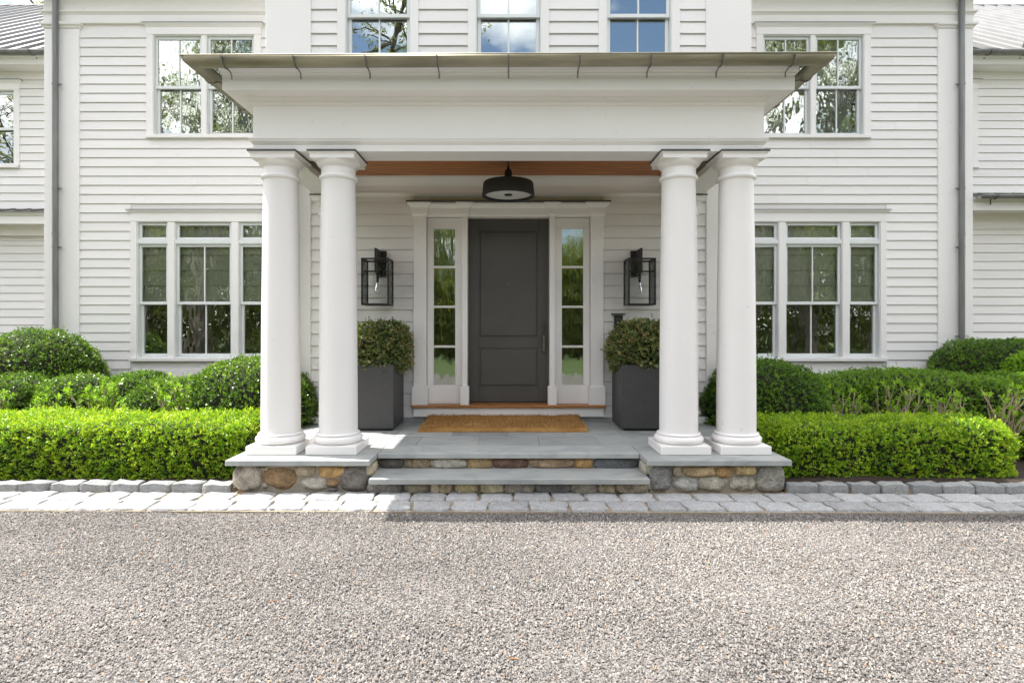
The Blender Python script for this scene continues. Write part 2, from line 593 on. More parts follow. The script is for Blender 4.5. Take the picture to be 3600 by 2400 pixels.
# two rows of flat granite setts between the gravel and the beds
m = MB()
m.add([(-9, yl(4.69, -9), -.015), (9, yl(4.69, 9), -.015), (9, yl(5.30, 9), -.012), (-9, yl(5.30, -9), -.012)], [(0, 1, 2, 3)])
m.add([(-9, yl(4.69, -9), -.015), (9, yl(4.69, 9), -.015), (9, yl(4.69, 9), -.06), (-9, yl(4.69, -9), -.06)], [(0, 3, 2, 1)])
paving = struct(m, 'paving_strip', 'joint')
pave_meshes = [[block_mesh('paving_stone', .292 + .012 * (k % 3), .228, .012, k + 1, 9, 6, .024) for k in range(8)] for _ in range(1)][0]
for row, (yc, off) in enumerate([(4.815, .0), (5.065, .13)]):
    x = -5.9 + off
    while x < 5.9:
        L = rng.uniform(.27, .335)
        g = rng.uniform(.012, .026)
        o = link('paving_stone', rng.choice(pave_meshes), paving, (x + L / 2, yl(yc, x) + rng.uniform(-.006, .006), rng.uniform(-.004, .004)))
        o.scale = (L / .304, rng.uniform(.97, 1.03), 1)
        o.rotation_euler = (rng.uniform(-.01, .01), rng.uniform(-.012, .012), math.atan(YAW) + rng.uniform(-.02, .02) + (math.pi if rng.random() < .5 else 0))
        t = rng.uniform(.34, .45)
        o.color = (t * 1.0, t, t * .99, 1)
        x += L + g

# upright granite kerb in front of each bed
kerb_meshes = [block_mesh('kerb_stone', .272, .135, .085, 20 + k, 10, 5, .026) for k in range(6)]
for sx, x0, x1 in ((-1, -6.0, -2.572), (1, 2.583, 6.0)):
    m = MB()
    m.box(x0, x1, yl(5.235, (x0 + x1) / 2), yl(5.29, (x0 + x1) / 2), -.05, .03)
    kb = struct(m, 'kerb', 'joint')
    n = 12
    step = (x1 - x0) / n
    for k in range(n):
        xc = x0 + step * (k + .5)
        o = link('kerb_stone', rng.choice(kerb_meshes), kb, (xc, yl(5.262, xc) + rng.uniform(-.006, .006), -.005 + rng.uniform(-.004, .004)))
        o.scale = (step / .283 * rng.uniform(.98, 1.0), 1, rng.uniform(.95, 1.06))
        o.rotation_euler = (rng.uniform(-.02, .02), 0, rng.uniform(-.03, .03) + (math.pi if rng.random() < .5 else 0))
        t = rng.uniform(.27, .35)
        o.color = (t, t * 1.01, t * .99, 1)

# ------------------------------------------------------------------ the house
BY, WY, FY, RY = 7.35, 9.37, 10.72, 9.80      # wall planes: door bay, wings, far ends, low right end
house = thing('house', (0, 9, 0), 'large white clapboard house with grey front door behind the columned porch', 'house')

def wall_sheet(x0, x1, z0, z1, y, holes, side=0.0):
    """A wall face cut round its openings."""
    m = MB()
    xs = sorted({x0, x1, *[h[0] for h in holes], *[h[1] for h in holes]})
    zs = sorted({z0, z1, *[h[2] for h in holes], *[h[3] for h in holes]})
    xs = [x for x in xs if x0 <= x <= x1]
    zs = [z for z in zs if z0 <= z <= z1]
    for i in range(len(xs) - 1):
        for j in range(len(zs) - 1):
            cx, cz = (xs[i] + xs[i + 1]) / 2, (zs[j] + zs[j + 1]) / 2
            if any(h[0] < cx < h[1] and h[2] < cz < h[3] for h in holes):
                continue
            m.box(xs[i], xs[i + 1], y, y + .12, zs[j], zs[j + 1])
    return m

# clapboard: a tapered board one metre long, scaled to length
m = MB()
pr = [(-.0005, .012), (-.021, .006), (-.0225, 0), (-.0270, 0), (-.0275, .003), (-.0115, .1445), (-.0015, .1455), (-.0015, .172), (-.0005, .172)]  # slot along the top edge is added to deepen the shadow line
m.loft([[(-.5, y, z) for y, z in pr], [(.5, y, z) for y, z in pr]])
BOARD = m.mesh('clapboard', M['white_board'])
brng = random.Random(31)
def clapboards(wall, y, rows):
    for x0, x1, z in rows:
        cuts = [x0]
        if x1 - x0 > 2.6 or (x1 - x0 > 1.0 and brng.random() < .12):
            cuts.append(brng.uniform(x0 + .25 * (x1 - x0), x1 - .25 * (x1 - x0)))
        cuts.append(x1)
        for a, b in zip(cuts[:-1], cuts[1:]):
            o = link('clapboard', BOARD, wall, ((a + b) / 2, y + brng.uniform(-.0006, .0006), z + brng.uniform(-.001, .001)))
            o.scale = (b - a - .0018, 1, 1)
            o.rotation_euler = (0, brng.uniform(-.0004, .0004), 0)

def cut_rows(x0, x1, z0, step, n, blocks, zmax, lap=.172):
    """Board rows from z0 up, split where window trim (x0, x1, z0, z1) stands in the way."""
    out = []
    for k in range(n):
        z = z0 + k * step
        if z > zmax:
            break
        segs = [(x0, x1)]
        for b in blocks:
            if z + step * .9 > b[2] and z + .02 < b[3]:
                new = []
                for a, c in segs:
                    if b[1] <= a or b[0] >= c:
                        new.append((a, c))
                    else:
                        if b[0] > a: new.append((a, b[0]))
                        if b[1] < c: new.append((b[1], c))
                segs = new
        out += [(a, c, z) for a, c in segs if c - a > .03]
    return out

# --- windows
def pane(win, x0, x1, z0, z1, y, mat):
    m = MB()
    m.box(x0, x1, y, y + .006, z0, z1)
    part(m, 'pane', mat, win)

def sash(win, x0, x1, z0, z1, y, w, wb, wt, muntin=True, glass='pane'):
    m = MB()
    m.frame(x0, x1, z0, z1, y, y + .04, w, wb, wt)
    part(m, 'sash', 'sash', win, .004)
    gx0, gx1, gz0, gz1 = x0 + w, x1 - w, z0 + wb, z1 - wt
    if muntin:
        c = (gx0 + gx1) / 2
        m = MB()
        m.box(c - .011, c + .011, y + .004, y + .034, gz0, gz1)
        part(m, 'muntin', 'sash', win, .003)
        pane(win, gx0 - .004, c, gz0 - .004, gz1 + .004, y + .019, glass)
        pane(win, c, gx1 + .004, gz0 - .004, gz1 + .004, y + .019, glass)
    else:
        pane(win, gx0 - .004, gx1 + .004, gz0 - .004, gz1 + .004, y + .019, glass)

def double_hung(win, x0, x1, z0, zm, z1, y, muntin=True, glass='pane', w=.04):
    m = MB()
    m.frame(x0, x1, z0, z1, y - .012, y + .13, .012)
    part(m, 'jamb', 'sash', win)
    sash(win, x0 + .014, x1 - .014, zm - .03, z1 - .014, y + .028, w, .05, .045, muntin, glass)
    sash(win, x0 + .014, x1 - .014, z0 + .012, zm + .03, y + .072, w + .006, .055, .05, muntin, glass)

def blind(win, x0, x1, z0, z1, y, folds):
    """A roman shade: flat cloth folds, each lapping a little over the next."""
    m = MB()
    h = (z1 - z0) / folds
    for k in range(folds):
        a = z0 + k * h
        m.loft([[(x, y, a + h), (x, y - .003, a + h), (x, y - .034, a + .016), (x, y - .030, a), (x, y, a + .006)] for x in (x0, x1)])
    part(m, 'blind', 'blind', win)

def curtain(win, x0, x1, z0, z1, y, seed):
    """A pair of pale sheer curtains hanging in soft folds."""
    n = 70
    a, b = [], []
    for i in range(n + 1):
        x = x0 + (x1 - x0) * i / n
        d = .022 * math.sin(i * 1.15 + seed) + .012 * math.sin(i * 2.7 + seed * 2)
        a.append((x, y + d, z0))
        b.append((x, y + d * .8, z1))
    m = MB()
    m.add(a + b, [(i, i + 1, n + 2 + i, n + 1 + i) for i in range(n)], True)
    part(m, 'curtain', 'curtain', win)

def room(x0, x1, z0, z1, y, d):
    m = MB()
    a, b = y, y + d
    m.quad((x0, b, z0), (x1, b, z0), (x1, b, z1), (x0, b, z1))
    m.quad((x0, a, z0), (x0, b, z0), (x0, b, z1), (x0, a, z1))
    m.quad((x1, b, z0), (x1, a, z0), (x1, a, z1), (x1, b, z1))
    m.quad((x0, a, z0), (x1, a, z0), (x1, b, z0), (x0, b, z0))
    m.quad((x0, b, z1), (x1, b, z1), (x1, a, z1), (x0, a, z1))
    part(m, 'room_interior', 'interior', house)

def trim(x0, x1, z0, z1, y, side, head, crown=True, sill_over=.07):
    """Casing boards, head and drip crown round an opening; the sill is its own piece."""
    m = MB()
    yf = y - .034
    m.box(x0 - side, x0, yf, y + .10, z0, z1)
    m.box(x1, x1 + side, yf, y + .10, z0, z1)
    m.box(x0 - side, x1 + side, yf - .003, y + .10, z1, z1 + head)
    win = part(m, 'window', 'white', house, .004)
    if crown:
        m = MB()
        zc = z1 + head
        a, b = x0 - side, x1 + side
        m.loft([[(a - p, y - .037 - p, zc + z), (b + p, y - .037 - p, zc + z), (b + p, y + .05, zc + z), (a - p, y + .05, zc + z)] for p, z in ((.004, 0), (.008, .010), (.024, .030), (.040, .036), (.040, .050))])
        part(m, 'window_crown', 'white', win)
        m = MB()
        m.box(a - .046, b + .046, y - .083, y + .03, zc + .0505, zc + .060)
        part(m, 'crown_flashing', 'flashing', win)
    m = MB()
    m.box(x0 - sill_over - .03, x1 + sill_over + .03, y - .075, y + .12, z0 - .055, z0 - .002)
    part(m, 'sill', 'white', win, .004)
    return win

WALL_BLOCKS = {}
for s in (-1, 1):
    # upstairs pair
    x0, x1 = sorted((s * 4.235, s * 5.915))
    win = trim(x0, x1, 4.737, 6.407, WY, .115, .125)
    tag(win, 'upstairs pair of sash windows reflecting bare branches')
    mid = (x0 + x1) / 2
    m = MB()
    m.box(mid - .035, mid + .035, WY - .02, WY + .12, 4.737, 6.407)
    part(m, 'mullion', 'white', win, .003)
    double_hung(win, x0, mid - .036, 4.737, 5.557, 6.407, WY - .005, True, 'pane_wavy')
    double_hung(win, mid + .036, x1, 4.737, 5.557, 6.407, WY - .005, True, 'pane_wavy')
    if s > 0:
        curtain(win, x0 + .03, x1 - .10, 4.74, 6.39, WY + .17, 1)
    else:
        curtain(win, x0 + .22, mid - .08, 4.74, 6.39, WY + .17, 3)
        curtain(win, mid + .12, x1 - .05, 4.74, 6.39, WY + .17, 5)
    up_hole = (x0, x1, 4.737, 6.407)
    up_blk = (x0 - .115, x1 + .115, 4.68, 6.585)
    room(x0 - .3, x1 + .3, 4.5, 6.7, WY + .14, 1.6)
    # downstairs triple with transoms
    c = s * 5.087
    xs = [(c - 1.10, c - .585), (c - .475, c + .475), (c + .585, c + 1.10)]
    zb, zt = 1.035, 3.30
    win = trim(xs[0][0], xs[2][1], zb, zt, WY, .105, .135)
    tag(win, 'downstairs triple window with transoms and drawn roman shades')
    for k, (a, b) in enumerate(xs):
        m = MB()
        m.box(a, b, WY - .016, WY + .12, 2.945, 2.993)
        part(m, 'transom_bar', 'sash', win, .003)
        m = MB()
        m.frame(a, b, 2.994, zt, WY - .014, WY + .12, .012)
        part(m, 'jamb', 'sash', win)
        sash(win, a + .014, b - .014, 3.0, zt - .014, WY + .022, .042, .045, .042, False, 'pane')
        double_hung(win, a, b, zb, 1.952, 2.944, WY - .004, k == 1, 'pane')
        blind(win, a + .02, b - .02, 1.985, 3.28, WY + .155, 5)
        if k < 2:
            m = MB()
            m.box(b, xs[k + 1][0], WY - .028, WY + .12, zb, zt)
            part(m, 'mullion', 'white', win, .004)
    lo_hole = (xs[0][0], xs[2][1], zb, zt)
    lo_blk = (xs[0][0] - .105, xs[2][1] + .105, .98, 3.485)
    room(c - 1.4, c + 1.4, .8, 3.6, WY + .24, 1.8)
    # wing wall and its boards
    a, b = sorted((s * 3.0, s * 7.72))
    wall = part(wall_sheet(a, b, -.05, 7.3, WY, [up_hole, lo_hole]), 'wall', 'white', house)
    x_in, x_out = sorted((s * 3.16, s * 7.14))
    rows = cut_rows(x_in, x_out, .849, .153, 40, [up_blk, lo_blk], 6.45)
    clapboards(wall, WY, rows)
    m = MB()
    m.box(x_in, x_out, WY - .016, WY, .3, .842)
    part(m, 'skirt_board', 'white', house, .003)
    # corner pilaster, cap and eaves entablature
    p0, p1 = sorted((s * 7.135, s * 7.715))
    m = MB()
    m.box(p0, p1, WY - .045, WY + .15, -.02, 6.50)
    m.box(*sorted((s * 7.70, s * 7.72)), WY + .15, FY + .3, -.02, 7.3)
    pil = part(m, 'corner_pilaster', 'white', house, .006)
    m = MB()
    m.loft([[(p0 - p, WY - .05 - p, z), (p1 + p, WY - .05 - p, z), (p1 + p, WY + .1, z), (p0 - p, WY + .1, z)] for p, z in ((.0, 6.50), (.012, 6.512), (.015, 6.53), (.045, 6.55), (.05, 6.585))])
    part(m, 'capital', 'white', pil)
    f0, f1 = sorted((s * 3.0, s * 7.72))
    m = MB()
    m.box(f0, f1, WY - .05, WY + .1, 6.586, 7.3)
    fr = part(m, 'frieze_board', 'white', house, .003)
    m = MB()
    ends = [(f0 - (.0 if s > 0 else 1), f1 + (0 if s < 0 else 1))]
    def ff(p):
        return (f0 - (p if s < 0 else 0), f1 + (p if s > 0 else 0))
    m.loft([[(ff(p)[0], WY - .051 - p, z), (ff(p)[1], WY - .051 - p, z), (ff(p)[1], WY + .1, z), (ff(p)[0], WY + .1, z)] for p, z in ((.004, 6.722), (.012, 6.735), (.035, 6.755), (.042, 6.76), (.042, 6.782))])
    part(m, 'frieze_moulding', 'white', fr)
    m = MB()
    m.loft([[(ff(p)[0], WY - .051 - p, z), (ff(p)[1], WY - .051 - p, z), (ff(p)[1], WY + .1, z), (ff(p)[0], WY + .1, z)] for p, z in ((.004, 7.0), (.10, 7.12), (.12, 7.13), (.38, 7.135), (.38, 7.32), (.44, 7.42))])
    part(m, 'eaves_cornice', 'white', house)
    m = MB()
    e0, e1 = ff(.5)
    m.loft([[(e0, WY - .52, 7.43), (e1, WY - .52, 7.43), (e1, WY + 4, 9.6), (e0, WY + 4, 9.6)], [(e0, WY - .52, 7.5), (e1, WY - .52, 7.5), (e1, WY + 4, 9.68), (e0, WY + 4, 9.68)]])
    part(m, 'roof', 'roofmetal', house)
    # downspout on the pilaster
    cx = s * 7.47
    m = MB()
    m.tube([(cx, WY - .115, .05), (cx, WY - .115, 3.06), (cx, WY - .115, 7.3)], .046, 14)
    m.tube([(cx, WY - .115, 3.05), (cx, WY - .115, 3.10)], .0495, 14)
    ds = part(m, 'downspout', 'downspout', house)
    for z in (5.545, 3.83, 2.865, 1.4):
        m = MB()
        m.tube([(cx, WY - .115, z - .014), (cx, WY - .115, z + .014)], .051, 14)
        xx = cx - s * .051
        m.tube([(xx, WY - .115, z), (xx - s * .03, WY - .112, z), (xx - s * .055, WY - .10, z)], [.013, .016, .004], 6)
        m.box(cx - .012, cx + .012, WY - .07, WY - .044, z - .012, z + .012)
        part(m, 'pipe_bracket', 'downspout', ds)

# --- far ends of the house, set back beyond the wings
for s in (-1, 1):
    xa, xb = s * 7.3, s * 12.2
    a, b = sorted((xa, xb))
    if s < 0:
        ho = (-10.35, -9.42, 4.63, 6.06)
    else:
        ho = (7.9, 8.835, 4.63, 6.06)
    wall = part(wall_sheet(a, b, 3.3, 6.5, FY, [ho]), 'wall', 'white', house)
    win = trim(*ho, FY, .11, .13)
    tag(win, 'window at the far end of the house, partly cut off')
    double_hung(win, ho[0], ho[1], ho[2], 5.345, ho[3], FY - .005, True, 'pane_sky')
    room(ho[0] - .3, ho[1] + .3, 4.4, 6.3, FY + .14, 1.5)
    i0, i1 = sorted((s * 7.74, s * 12.0))
    clapboards(wall, FY, cut_rows(i0, i1, 3.80, .153, 20, [(ho[0] - .11, ho[1] + .11, 4.57, 6.25)], 6.12))
    # eaves: frieze, soffit, fascia, gutter
    m = MB()
    m.box(i0, i1, FY - .03, FY + .05, 6.262, 6.40)
    m.box(i0, i1, FY - .34, FY + .05, 6.40, 6.44)
    m.loft([[(x, y, z) for y, z in ((FY - .34, 6.44), (FY - .345, 6.40), (FY - .36, 6.42), (FY - .37, 6.50), (FY - .40, 6.53), (FY - .40, 6.585), (FY - .3, 6.585))] for x in (i0, i1)])
    part(m, 'eaves_cornice', 'white', house)
    gy, gz = FY - .475, 6.585
    m = MB()
    arc = [(gy - .07 * math.cos(t), gz - .07 * math.sin(t)) for t in np.linspace(0, math.pi, 11)]
    arc2 = [(gy - .066 * math.cos(t), gz - .066 * math.sin(t)) for t in np.linspace(math.pi, 0, 11)]
    m.loft([[(x, y, z) for y, z in arc + arc2] for x in (i0, i1)], smooth=True)
    gt = part(m, 'gutter', 'downspout', house)
    for k in range(6):
        x = s * (8.1 + .66 * k) if s > 0 else -(7.95 + .74 * k)
        m = MB()
        m.tube([(x, gy - .074 * math.cos(t), gz - .074 * math.sin(t)) for t in np.linspace(.1, 2.5, 9)] + [(x, gy + .1, gz - .05), (x, gy + .1, gz - .10)], .009, 5)
        part(m, 'gutter_bracket', 'flashing', gt)
    pitch = .72
    ey, ez = FY - .42, 6.60
    ry = 16.0
    rz = ez + pitch * (ry - ey)
    m = MB()
    m.loft([[(x, ey, ez), (x, ry, rz), (x, ry + 5.7, ez), (x, ry + 5.7, ez - .03), (x, ry, rz - .03), (x, ey, ez - .03)] for x in (s * 7.0, s * 15.5)])
    rf = part(m, 'roof', 'roofmetal', house)
    m = MB()
    m.tube([(s * 7.0, ry, rz + .01), (s * 15.5, ry, rz + .01)], .05, 8)
    part(m, 'ridge_cap', 'roofmetal', rf)
    for k in range(19):
        x = s * (7.9 + .375 * k)
        m = MB()
        h, w = .058, .016
        m.loft([[(x - w, ey, ez), (x + w, ey, ez), (x + w * .6, ey, ez + h), (x - w * .6, ey, ez + h)], [(x - w, ry, rz), (x + w, ry, rz), (x + w * .6, ry, rz + h), (x - w * .6, ry, rz + h)]])
        part(m, 'roof_seam', 'roofmetal', rf)
    for dx, dy in ((8.62, .42), (8.32, .25), (9.75, .3)):
        m = MB()
        x, y = s * dx, ey + dy
        z = ez + pitch * dy
        m.loft([[(x + q, y - .06, z), (x + q, y, z + .12), (x + q, y + .05, z + .03)] for q in (-.02, .02)])
        part(m, 'snow_guard', 'flashing', rf)

# low ends under the pent roofs
for s, y, ztop in ((-1, 10.86, 3.127), (1, RY, 3.154)):
    i0, i1 = sorted((s * 7.74, s * 12.2))
    wall = part(wall_sheet(i0, i1, -.05, 3.62, y, []), 'wall', 'white', house)
    clapboards(wall, y, cut_rows(i0, i1, ztop - .153 * 18, .153, 18, [], ztop - .05))
    m = MB()
    m.box(i0, i1, y - .024, y, ztop, ztop + .085)
    m.loft([[(x, yy, z) for yy, z in ((y - .0, ztop + .085), (y - .035, ztop + .09), (y - .045, ztop + .12), (y - .0, ztop + .125))] for x in (i0, i1)])
    m.box(i0, i1, y - .02, y + .0, ztop + .125, ztop + .36)
    part(m, 'frieze_board', 'white', house)
    d = .42
    zs = ztop + .36
    m = MB()
    m.box(i0, i1, y - d, y, zs, zs + .02)
    m.box(i0, i1, y - d - .02, y - d + .01, zs - .02, zs + .12)
    m.loft([[(x, yy, z) for yy, z in ((y - d, zs + .12), (y - d - .03, zs + .125), (y - d - .07, zs + .18), (y - d, zs + .18))] for x in (i0, i1)])
    part(m, 'pent_cornice', 'white', house)
    gy, gz = y - d - .15, zs + .20
    m = MB()
    arc = [(gy - .06 * math.cos(t), gz - .06 * math.sin(t)) for t in np.linspace(0, math.pi, 9)]
    arc2 = [(gy - .056 * math.cos(t), gz - .056 * math.sin(t)) for t in np.linspace(math.pi, 0, 9)]
    m.loft([[(x, yy, z) for yy, z in arc + arc2] for x in (i0, i1)], smooth=True)
    if s > 0:
        gt = part(m, 'gutter', 'downspout', house)
        for k in range(8):
            x = s * (8.0 + .60 * k)
            m = MB()
            m.tube([(x, gy - .064 * math.cos(t), gz - .064 * math.sin(t)) for t in np.linspace(.1, 2.5, 9)] + [(x, gy + .09, gz - .05), (x, gy + .09, gz - .14)], .009, 5)
            part(m, 'gutter_bracket', 'flashing', gt)
    m = MB()
    z0, y0 = zs + .19, y - d - .1
    m.loft([[(x, y0, z0), (x, y + .02, z0 + .16), (x, y + .02, z0 + .13), (x, y0, z0 - .015)] for x in (i0, i1)])
    pr_ = part(m, 'pent_roof', 'darkroof', house)
    for k in range(14):
        x = s * (7.9 + .30 * k)
        m = MB()
        m.loft([[(x - .012, y0, z0), (x + .012, y0, z0), (x + .008, y0, z0 + .03), (x - .008, y0, z0 + .03)], [(x - .012, y + .02, z0 + .16), (x + .012, y + .02, z0 + .16), (x + .008, y + .02, z0 + .19), (x - .008, y + .02, z0 + .19)]])
        part(m, 'roof_seam', 'darkroof', pr_)

# --- the projecting bay with the front door
DH = (-1.10, 1.10, .52, 3.0)
bay_windows = [-1.705, 0.0, 1.705]
holes = [DH] + [(c - .425, c + .425, 4.55, 6.70) for c in bay_windows]
m = wall_sheet(-3.15, 3.15, .31, 8.1, BY, holes)
m.box(-3.15, -3.03, BY + .12, WY, -.05, 8.1)
m.box(3.03, 3.15, BY + .12, WY, -.05, 8.1)
bay = part(m, 'wall', 'white', house)
rows = []
for s in (-1, 1):
    a, b = sorted((s * 1.232, s * 2.575))
    rows += cut_rows(a, b, .364, .156, 19, [], 3.18)
for a, b in ((-2.575, -2.235), (-1.175, -.53), (.53, 1.175), (2.235, 2.575)):
    rows += cut_rows(a, b, 4.895, .1575, 10, [], 6.3)
clapboards(bay, BY, rows)
for s in (-1, 1):
    a, b = sorted((s * 2.575, s * 3.16))
    m = MB()
    m.box(a, b, BY - .045, BY + .02, .0, 8.1)
    m.box(*sorted((s * 3.14, s * 3.165)), BY + .02, WY, .0, 8.1)
    part(m, 'corner_pilaster', 'white', house, .006)
m = MB()
m.loft([[(-3.6, BY - .5, 8.1), (3.6, BY - .5, 8.1), (3.6, WY + 4, 8.1), (-3.6, WY + 4, 8.1)], [(-3.6, BY - .5, 8.3), (3.6, BY - .5, 8.3), (3.6, WY + 4, 8.3), (-3.6, WY + 4, 8.3)], [(-.3, BY + 2.5, 9.9), (.3, BY + 2.5, 9.9), (.3, WY + 4, 9.9), (-.3, WY + 4, 9.9)]])
part(m, 'roof', 'roofmetal', house)
for c, t in zip(bay_windows, ('branches', 'a cloud and blue sky', 'blue sky over a bank of cloud')):
    win = trim(c - .425, c + .425, 4.55, 6.70, BY, .105, .13)
    tag(win, 'upstairs sash window over the porch reflecting ' + t)
    double_hung(win, c - .425, c + .425, 4.55, 5.628, 6.70, BY - .005, True, 'pane_sky', .042)
    room(c - .6, c + .6, 4.4, 6.8, BY + .14, 1.4)

# bluestone footing strip under the boards
m = MB()
m.box(-2.57, 2.57, BY - .02, BY + .04, .309, .362)
part(m, 'footing_strip', 'bluestone', house, .004)

# door surround
m = MB()
m.box(-1.068, -.5985, BY + .02, BY + .06, .535, .776)
m.box(.5985, 1.068, BY + .02, BY + .06, .535, .776)
m.box(-1.068, -.5985, BY + .02, BY + .06, 2.834, 2.972)
m.box(.5985, 1.068, BY + .02, BY + .06, 2.834, 2.972)
for s in (-1, 1):
    m.box(*sorted((s * .988, s * 1.068)), BY + .02, BY + .06, .776, 2.834)
    m.box(*sorted((s * .5985, s * .695)), BY + .02, BY + .06, .776, 2.834)
    m.box(*sorted((s * .538, s * .5985)), BY - .04, BY + .17, .535, 2.985)
m.box(-.538, .538, BY + .02, BY + .17, 2.984, 3.05)
sur = part(m, 'door_surround', 'white', house, .004)
for s in (-1, 1):
    for k, (xc, hw, bw) in enumerate(((s * 1.149, .081, .104), (s * .567, .034, .056))):
        m = MB()
        m.box(xc - hw, xc + hw, BY - .08, BY + .01, .774, 2.969)
        m.rect_loft(xc, BY + .012, [(.535, bw, BY - .108), (.765, bw, BY - .108), (.776, hw + .006, BY - .086)])
        m.rect_loft(xc, BY + .012, [(2.969, hw, BY - .081), (2.978, hw + .006, BY - .087), (3.0, hw + .028, BY - .108), (3.006, hw + .03, BY - .110), (3.078, hw + .03, BY - .110), (3.082, hw + .036, BY - .116), (3.112, hw + .058, BY - .14), (3.120, hw + .07, BY - .155), (3.140, hw + .072, BY - .157)])
        part(m, 'pilaster', 'white', sur, .003)
for a, b in ((-1.07, -.60), (.60, 1.07), (-.535, .535)):
    m = MB()
    m.loft([[(x, yy, z) for yy, z in ((BY + .01, 2.973), (BY - .035, 2.973), (BY - .041, 2.982), (BY - .060, 3.003), (BY - .064, 3.078), (BY - .070, 3.082), (BY - .095, 3.112), (BY - .112, 3.12), (BY - .114, 3.1395), (BY + .01, 3.1395))] for x in (a - .03, b + .03)])
    part(m, 'door_crown', 'white', sur)
m = MB()
m.box(-1.312, 1.312, BY - .175, BY + .01, 3.1405, 3.157)
part(m, 'crown_flashing', 'flashing', sur)
# sidelights
for s in (-1, 1):
    a, b = sorted((s * .695, s * .988))
    z0, z1 = .776, 2.834
    m = MB()
    m.frame(a, b, z0, z1, BY + .028, BY + .055, .006)
    sl = part(m, 'sidelight', 'white', house)
    h = (z1 - z0 - 3 * .03) / 4
    for k in range(4):
        zz = z0 + k * (h + .03)
        pane(sl, a + .004, b - .004, zz, zz + h, BY + .040, 'pane_side')
        if k < 3:
            m = MB()
            m.box(a + .006, b - .006, BY + .030, BY + .052, zz + h, zz + h + .03)
            part(m, 'muntin', 'white', sl, .003)
room(-1.3, 1.3, .5, 3.1, BY + .20, 2.2)
# front door: frame rails with two sunk panels
m = MB()
dy = BY + .15
zs = [.540, .756, 1.235, 1.372, 2.82, 2.983]
m.box(-.537, -.40, dy, dy + .05, .540, 2.983)
m.box(.40, .537, dy, dy + .05, .540, 2.983)
m.box(-.40, .40, dy, dy + .05, .540, .74)
m.box(-.40, .40, dy, dy + .05, 1.262, 1.40)
m.box(-.40, .40, dy, dy + .05, 2.83, 2.983)
door = part(m, 'front_door', 'door', house, .003)
for z0, z1 in ((.74, 1.262), (1.40, 2.83)):
    m = MB()
    m.frame(-.40, .40, z0, z1, dy + .003, dy + .04, .018)
    m.loft([[(x, dy + yy, z) for x, z in ((-.378, z0 + .022), (.378, z0 + .022), (.378, z1 - .022), (-.378, z1 - .022))] for yy in (.04, .008)] + [[(x, dy + .005, z) for x, z in ((-.36, z0 + .04), (.36, z0 + .04), (.36, z1 - .04), (-.36, z1 - .04))]])
    part(m, 'panel', 'door', door, .002)
hx = .468
m = MB()
m.box(hx - .027, hx + .027, dy - .010, dy, 1.18, 1.60)
m.tube([(hx, dy - .022, 1.55), (hx, dy - .008, 1.55)], .018, 12)
part(m, 'handle_plate', 'dark_bronze', door, .002)
m = MB()
m.box(hx - .012, hx + .012, dy - .05, dy - .0105, 1.222, 1.235)
m.box(hx - .012, hx + .012, dy - .052, dy - .035, 1.2355, 1.4175)
m.box(hx - .012, hx + .012, dy - .05, dy - .0105, 1.418, 1.43)
part(m, 'handle_grip', 'bronze', door, .002)
m = MB()
m.box(-.003, .003, dy - .004, dy, 2.115, 2.121)
m.tube([(0, dy - .008, 2.118), (0, dy - .001, 2.118)], .008, 10)
part(m, 'peephole', 'bronze', door)
# threshold and the white riser under it
m = MB()
m.box(-1.258, 1.258, BY - .135, BY + .16, .503, .535)
part(m, 'threshold', 'sillwood', house, .008)
m = MB()
m.box(-1.232, 1.232, BY - .085, BY + .03, .378, .5025)
part(m, 'threshold_riser', 'white', house, .003)
# pipe from the porch gutter down the bay corner
m = MB()
m.tube([(-2.80, BY - .10, .1), (-2.80, BY - .10, 3.75), (-2.82, BY - .25, 3.9)], .043, 12)
ds = part(m, 'downspout', 'flashing', house)
for z in (2.72, 1.2):
    m = MB()
    m.tube([(-2.80, BY - .10, z - .014), (-2.80, BY - .10, z + .014)], .048, 12)
    m.tube([(-2.755, BY - .10, z), (-2.725, BY - .10, z), (-2.70, BY - .09, z)], [.012, .016, .004], 6)
    part(m, 'pipe_bracket', 'flashing', ds)

# ------------------------------------------------------------------ the porch
porch = thing('porch', (0, 6.2, 0), 'white entrance porch with paired round columns, bluestone floor and fieldstone base', 'porch')
PF, PH = 5.445, 2.475        # frieze face and half width
FZ = .31                     # floor level

# floor slabs
def slab(x0, x1, y0, y1, z0, z1, bev=.004):
    m = MB()
    m.box(x0, x1, y0, y1, z0, z1)
    return part(m, 'floor_slab', 'bluestone', porch, bev)
m = MB()
m.box(-2.56, 2.56, 5.505, BY - .03, -.03, .252)
for s in (-1, 1):
    m.box(*sorted((s * 1.32, s * 2.53)), 5.245, 5.48, -.03, .252)
m.box(-1.30, 1.30, 5.222, 5.48, -.03, .098)
m.box(-2.57, 2.57, 5.46, 5.797, .255, .301)
m.box(-2.57, 2.57, 5.797, BY - .03, .255, .3065)
base = part(m, 'base_wall', 'mortar', porch)
g = .0035
slab(-1.272 + g, 1.272 - g, 5.437, 5.80 - g, .258, .31, .006)
for s in (-1, 1):
    slab(*sorted((s * 1.272, s * 2.60)), 5.145, 5.80 - g, .257, .31, .006)
for y0, y1, js in ((5.80, 6.308, [-2.6, -1.60, -.96, -.32, .325, .96, 1.60, 2.6]), (6.308, 6.87, [-2.6, -1.93, -1.28, -.636, 0, .64, 1.28, 1.93, 2.6]), (6.87, BY - .022, [-2.6, -1.6, -.96, -.32, .32, .96, 1.6, 2.6])):
    for a, b in zip(js[:-1], js[1:]):
        slab(a + g, b - g, y0 + g, y1 - g, .302, .310 + rng.uniform(-.0008, .0012), .003)
m = MB()
m.box(-1.268, 1.283, 5.087, 5.50, .103, .155)
part(m, 'step_tread', 'bluestone', porch, .006)

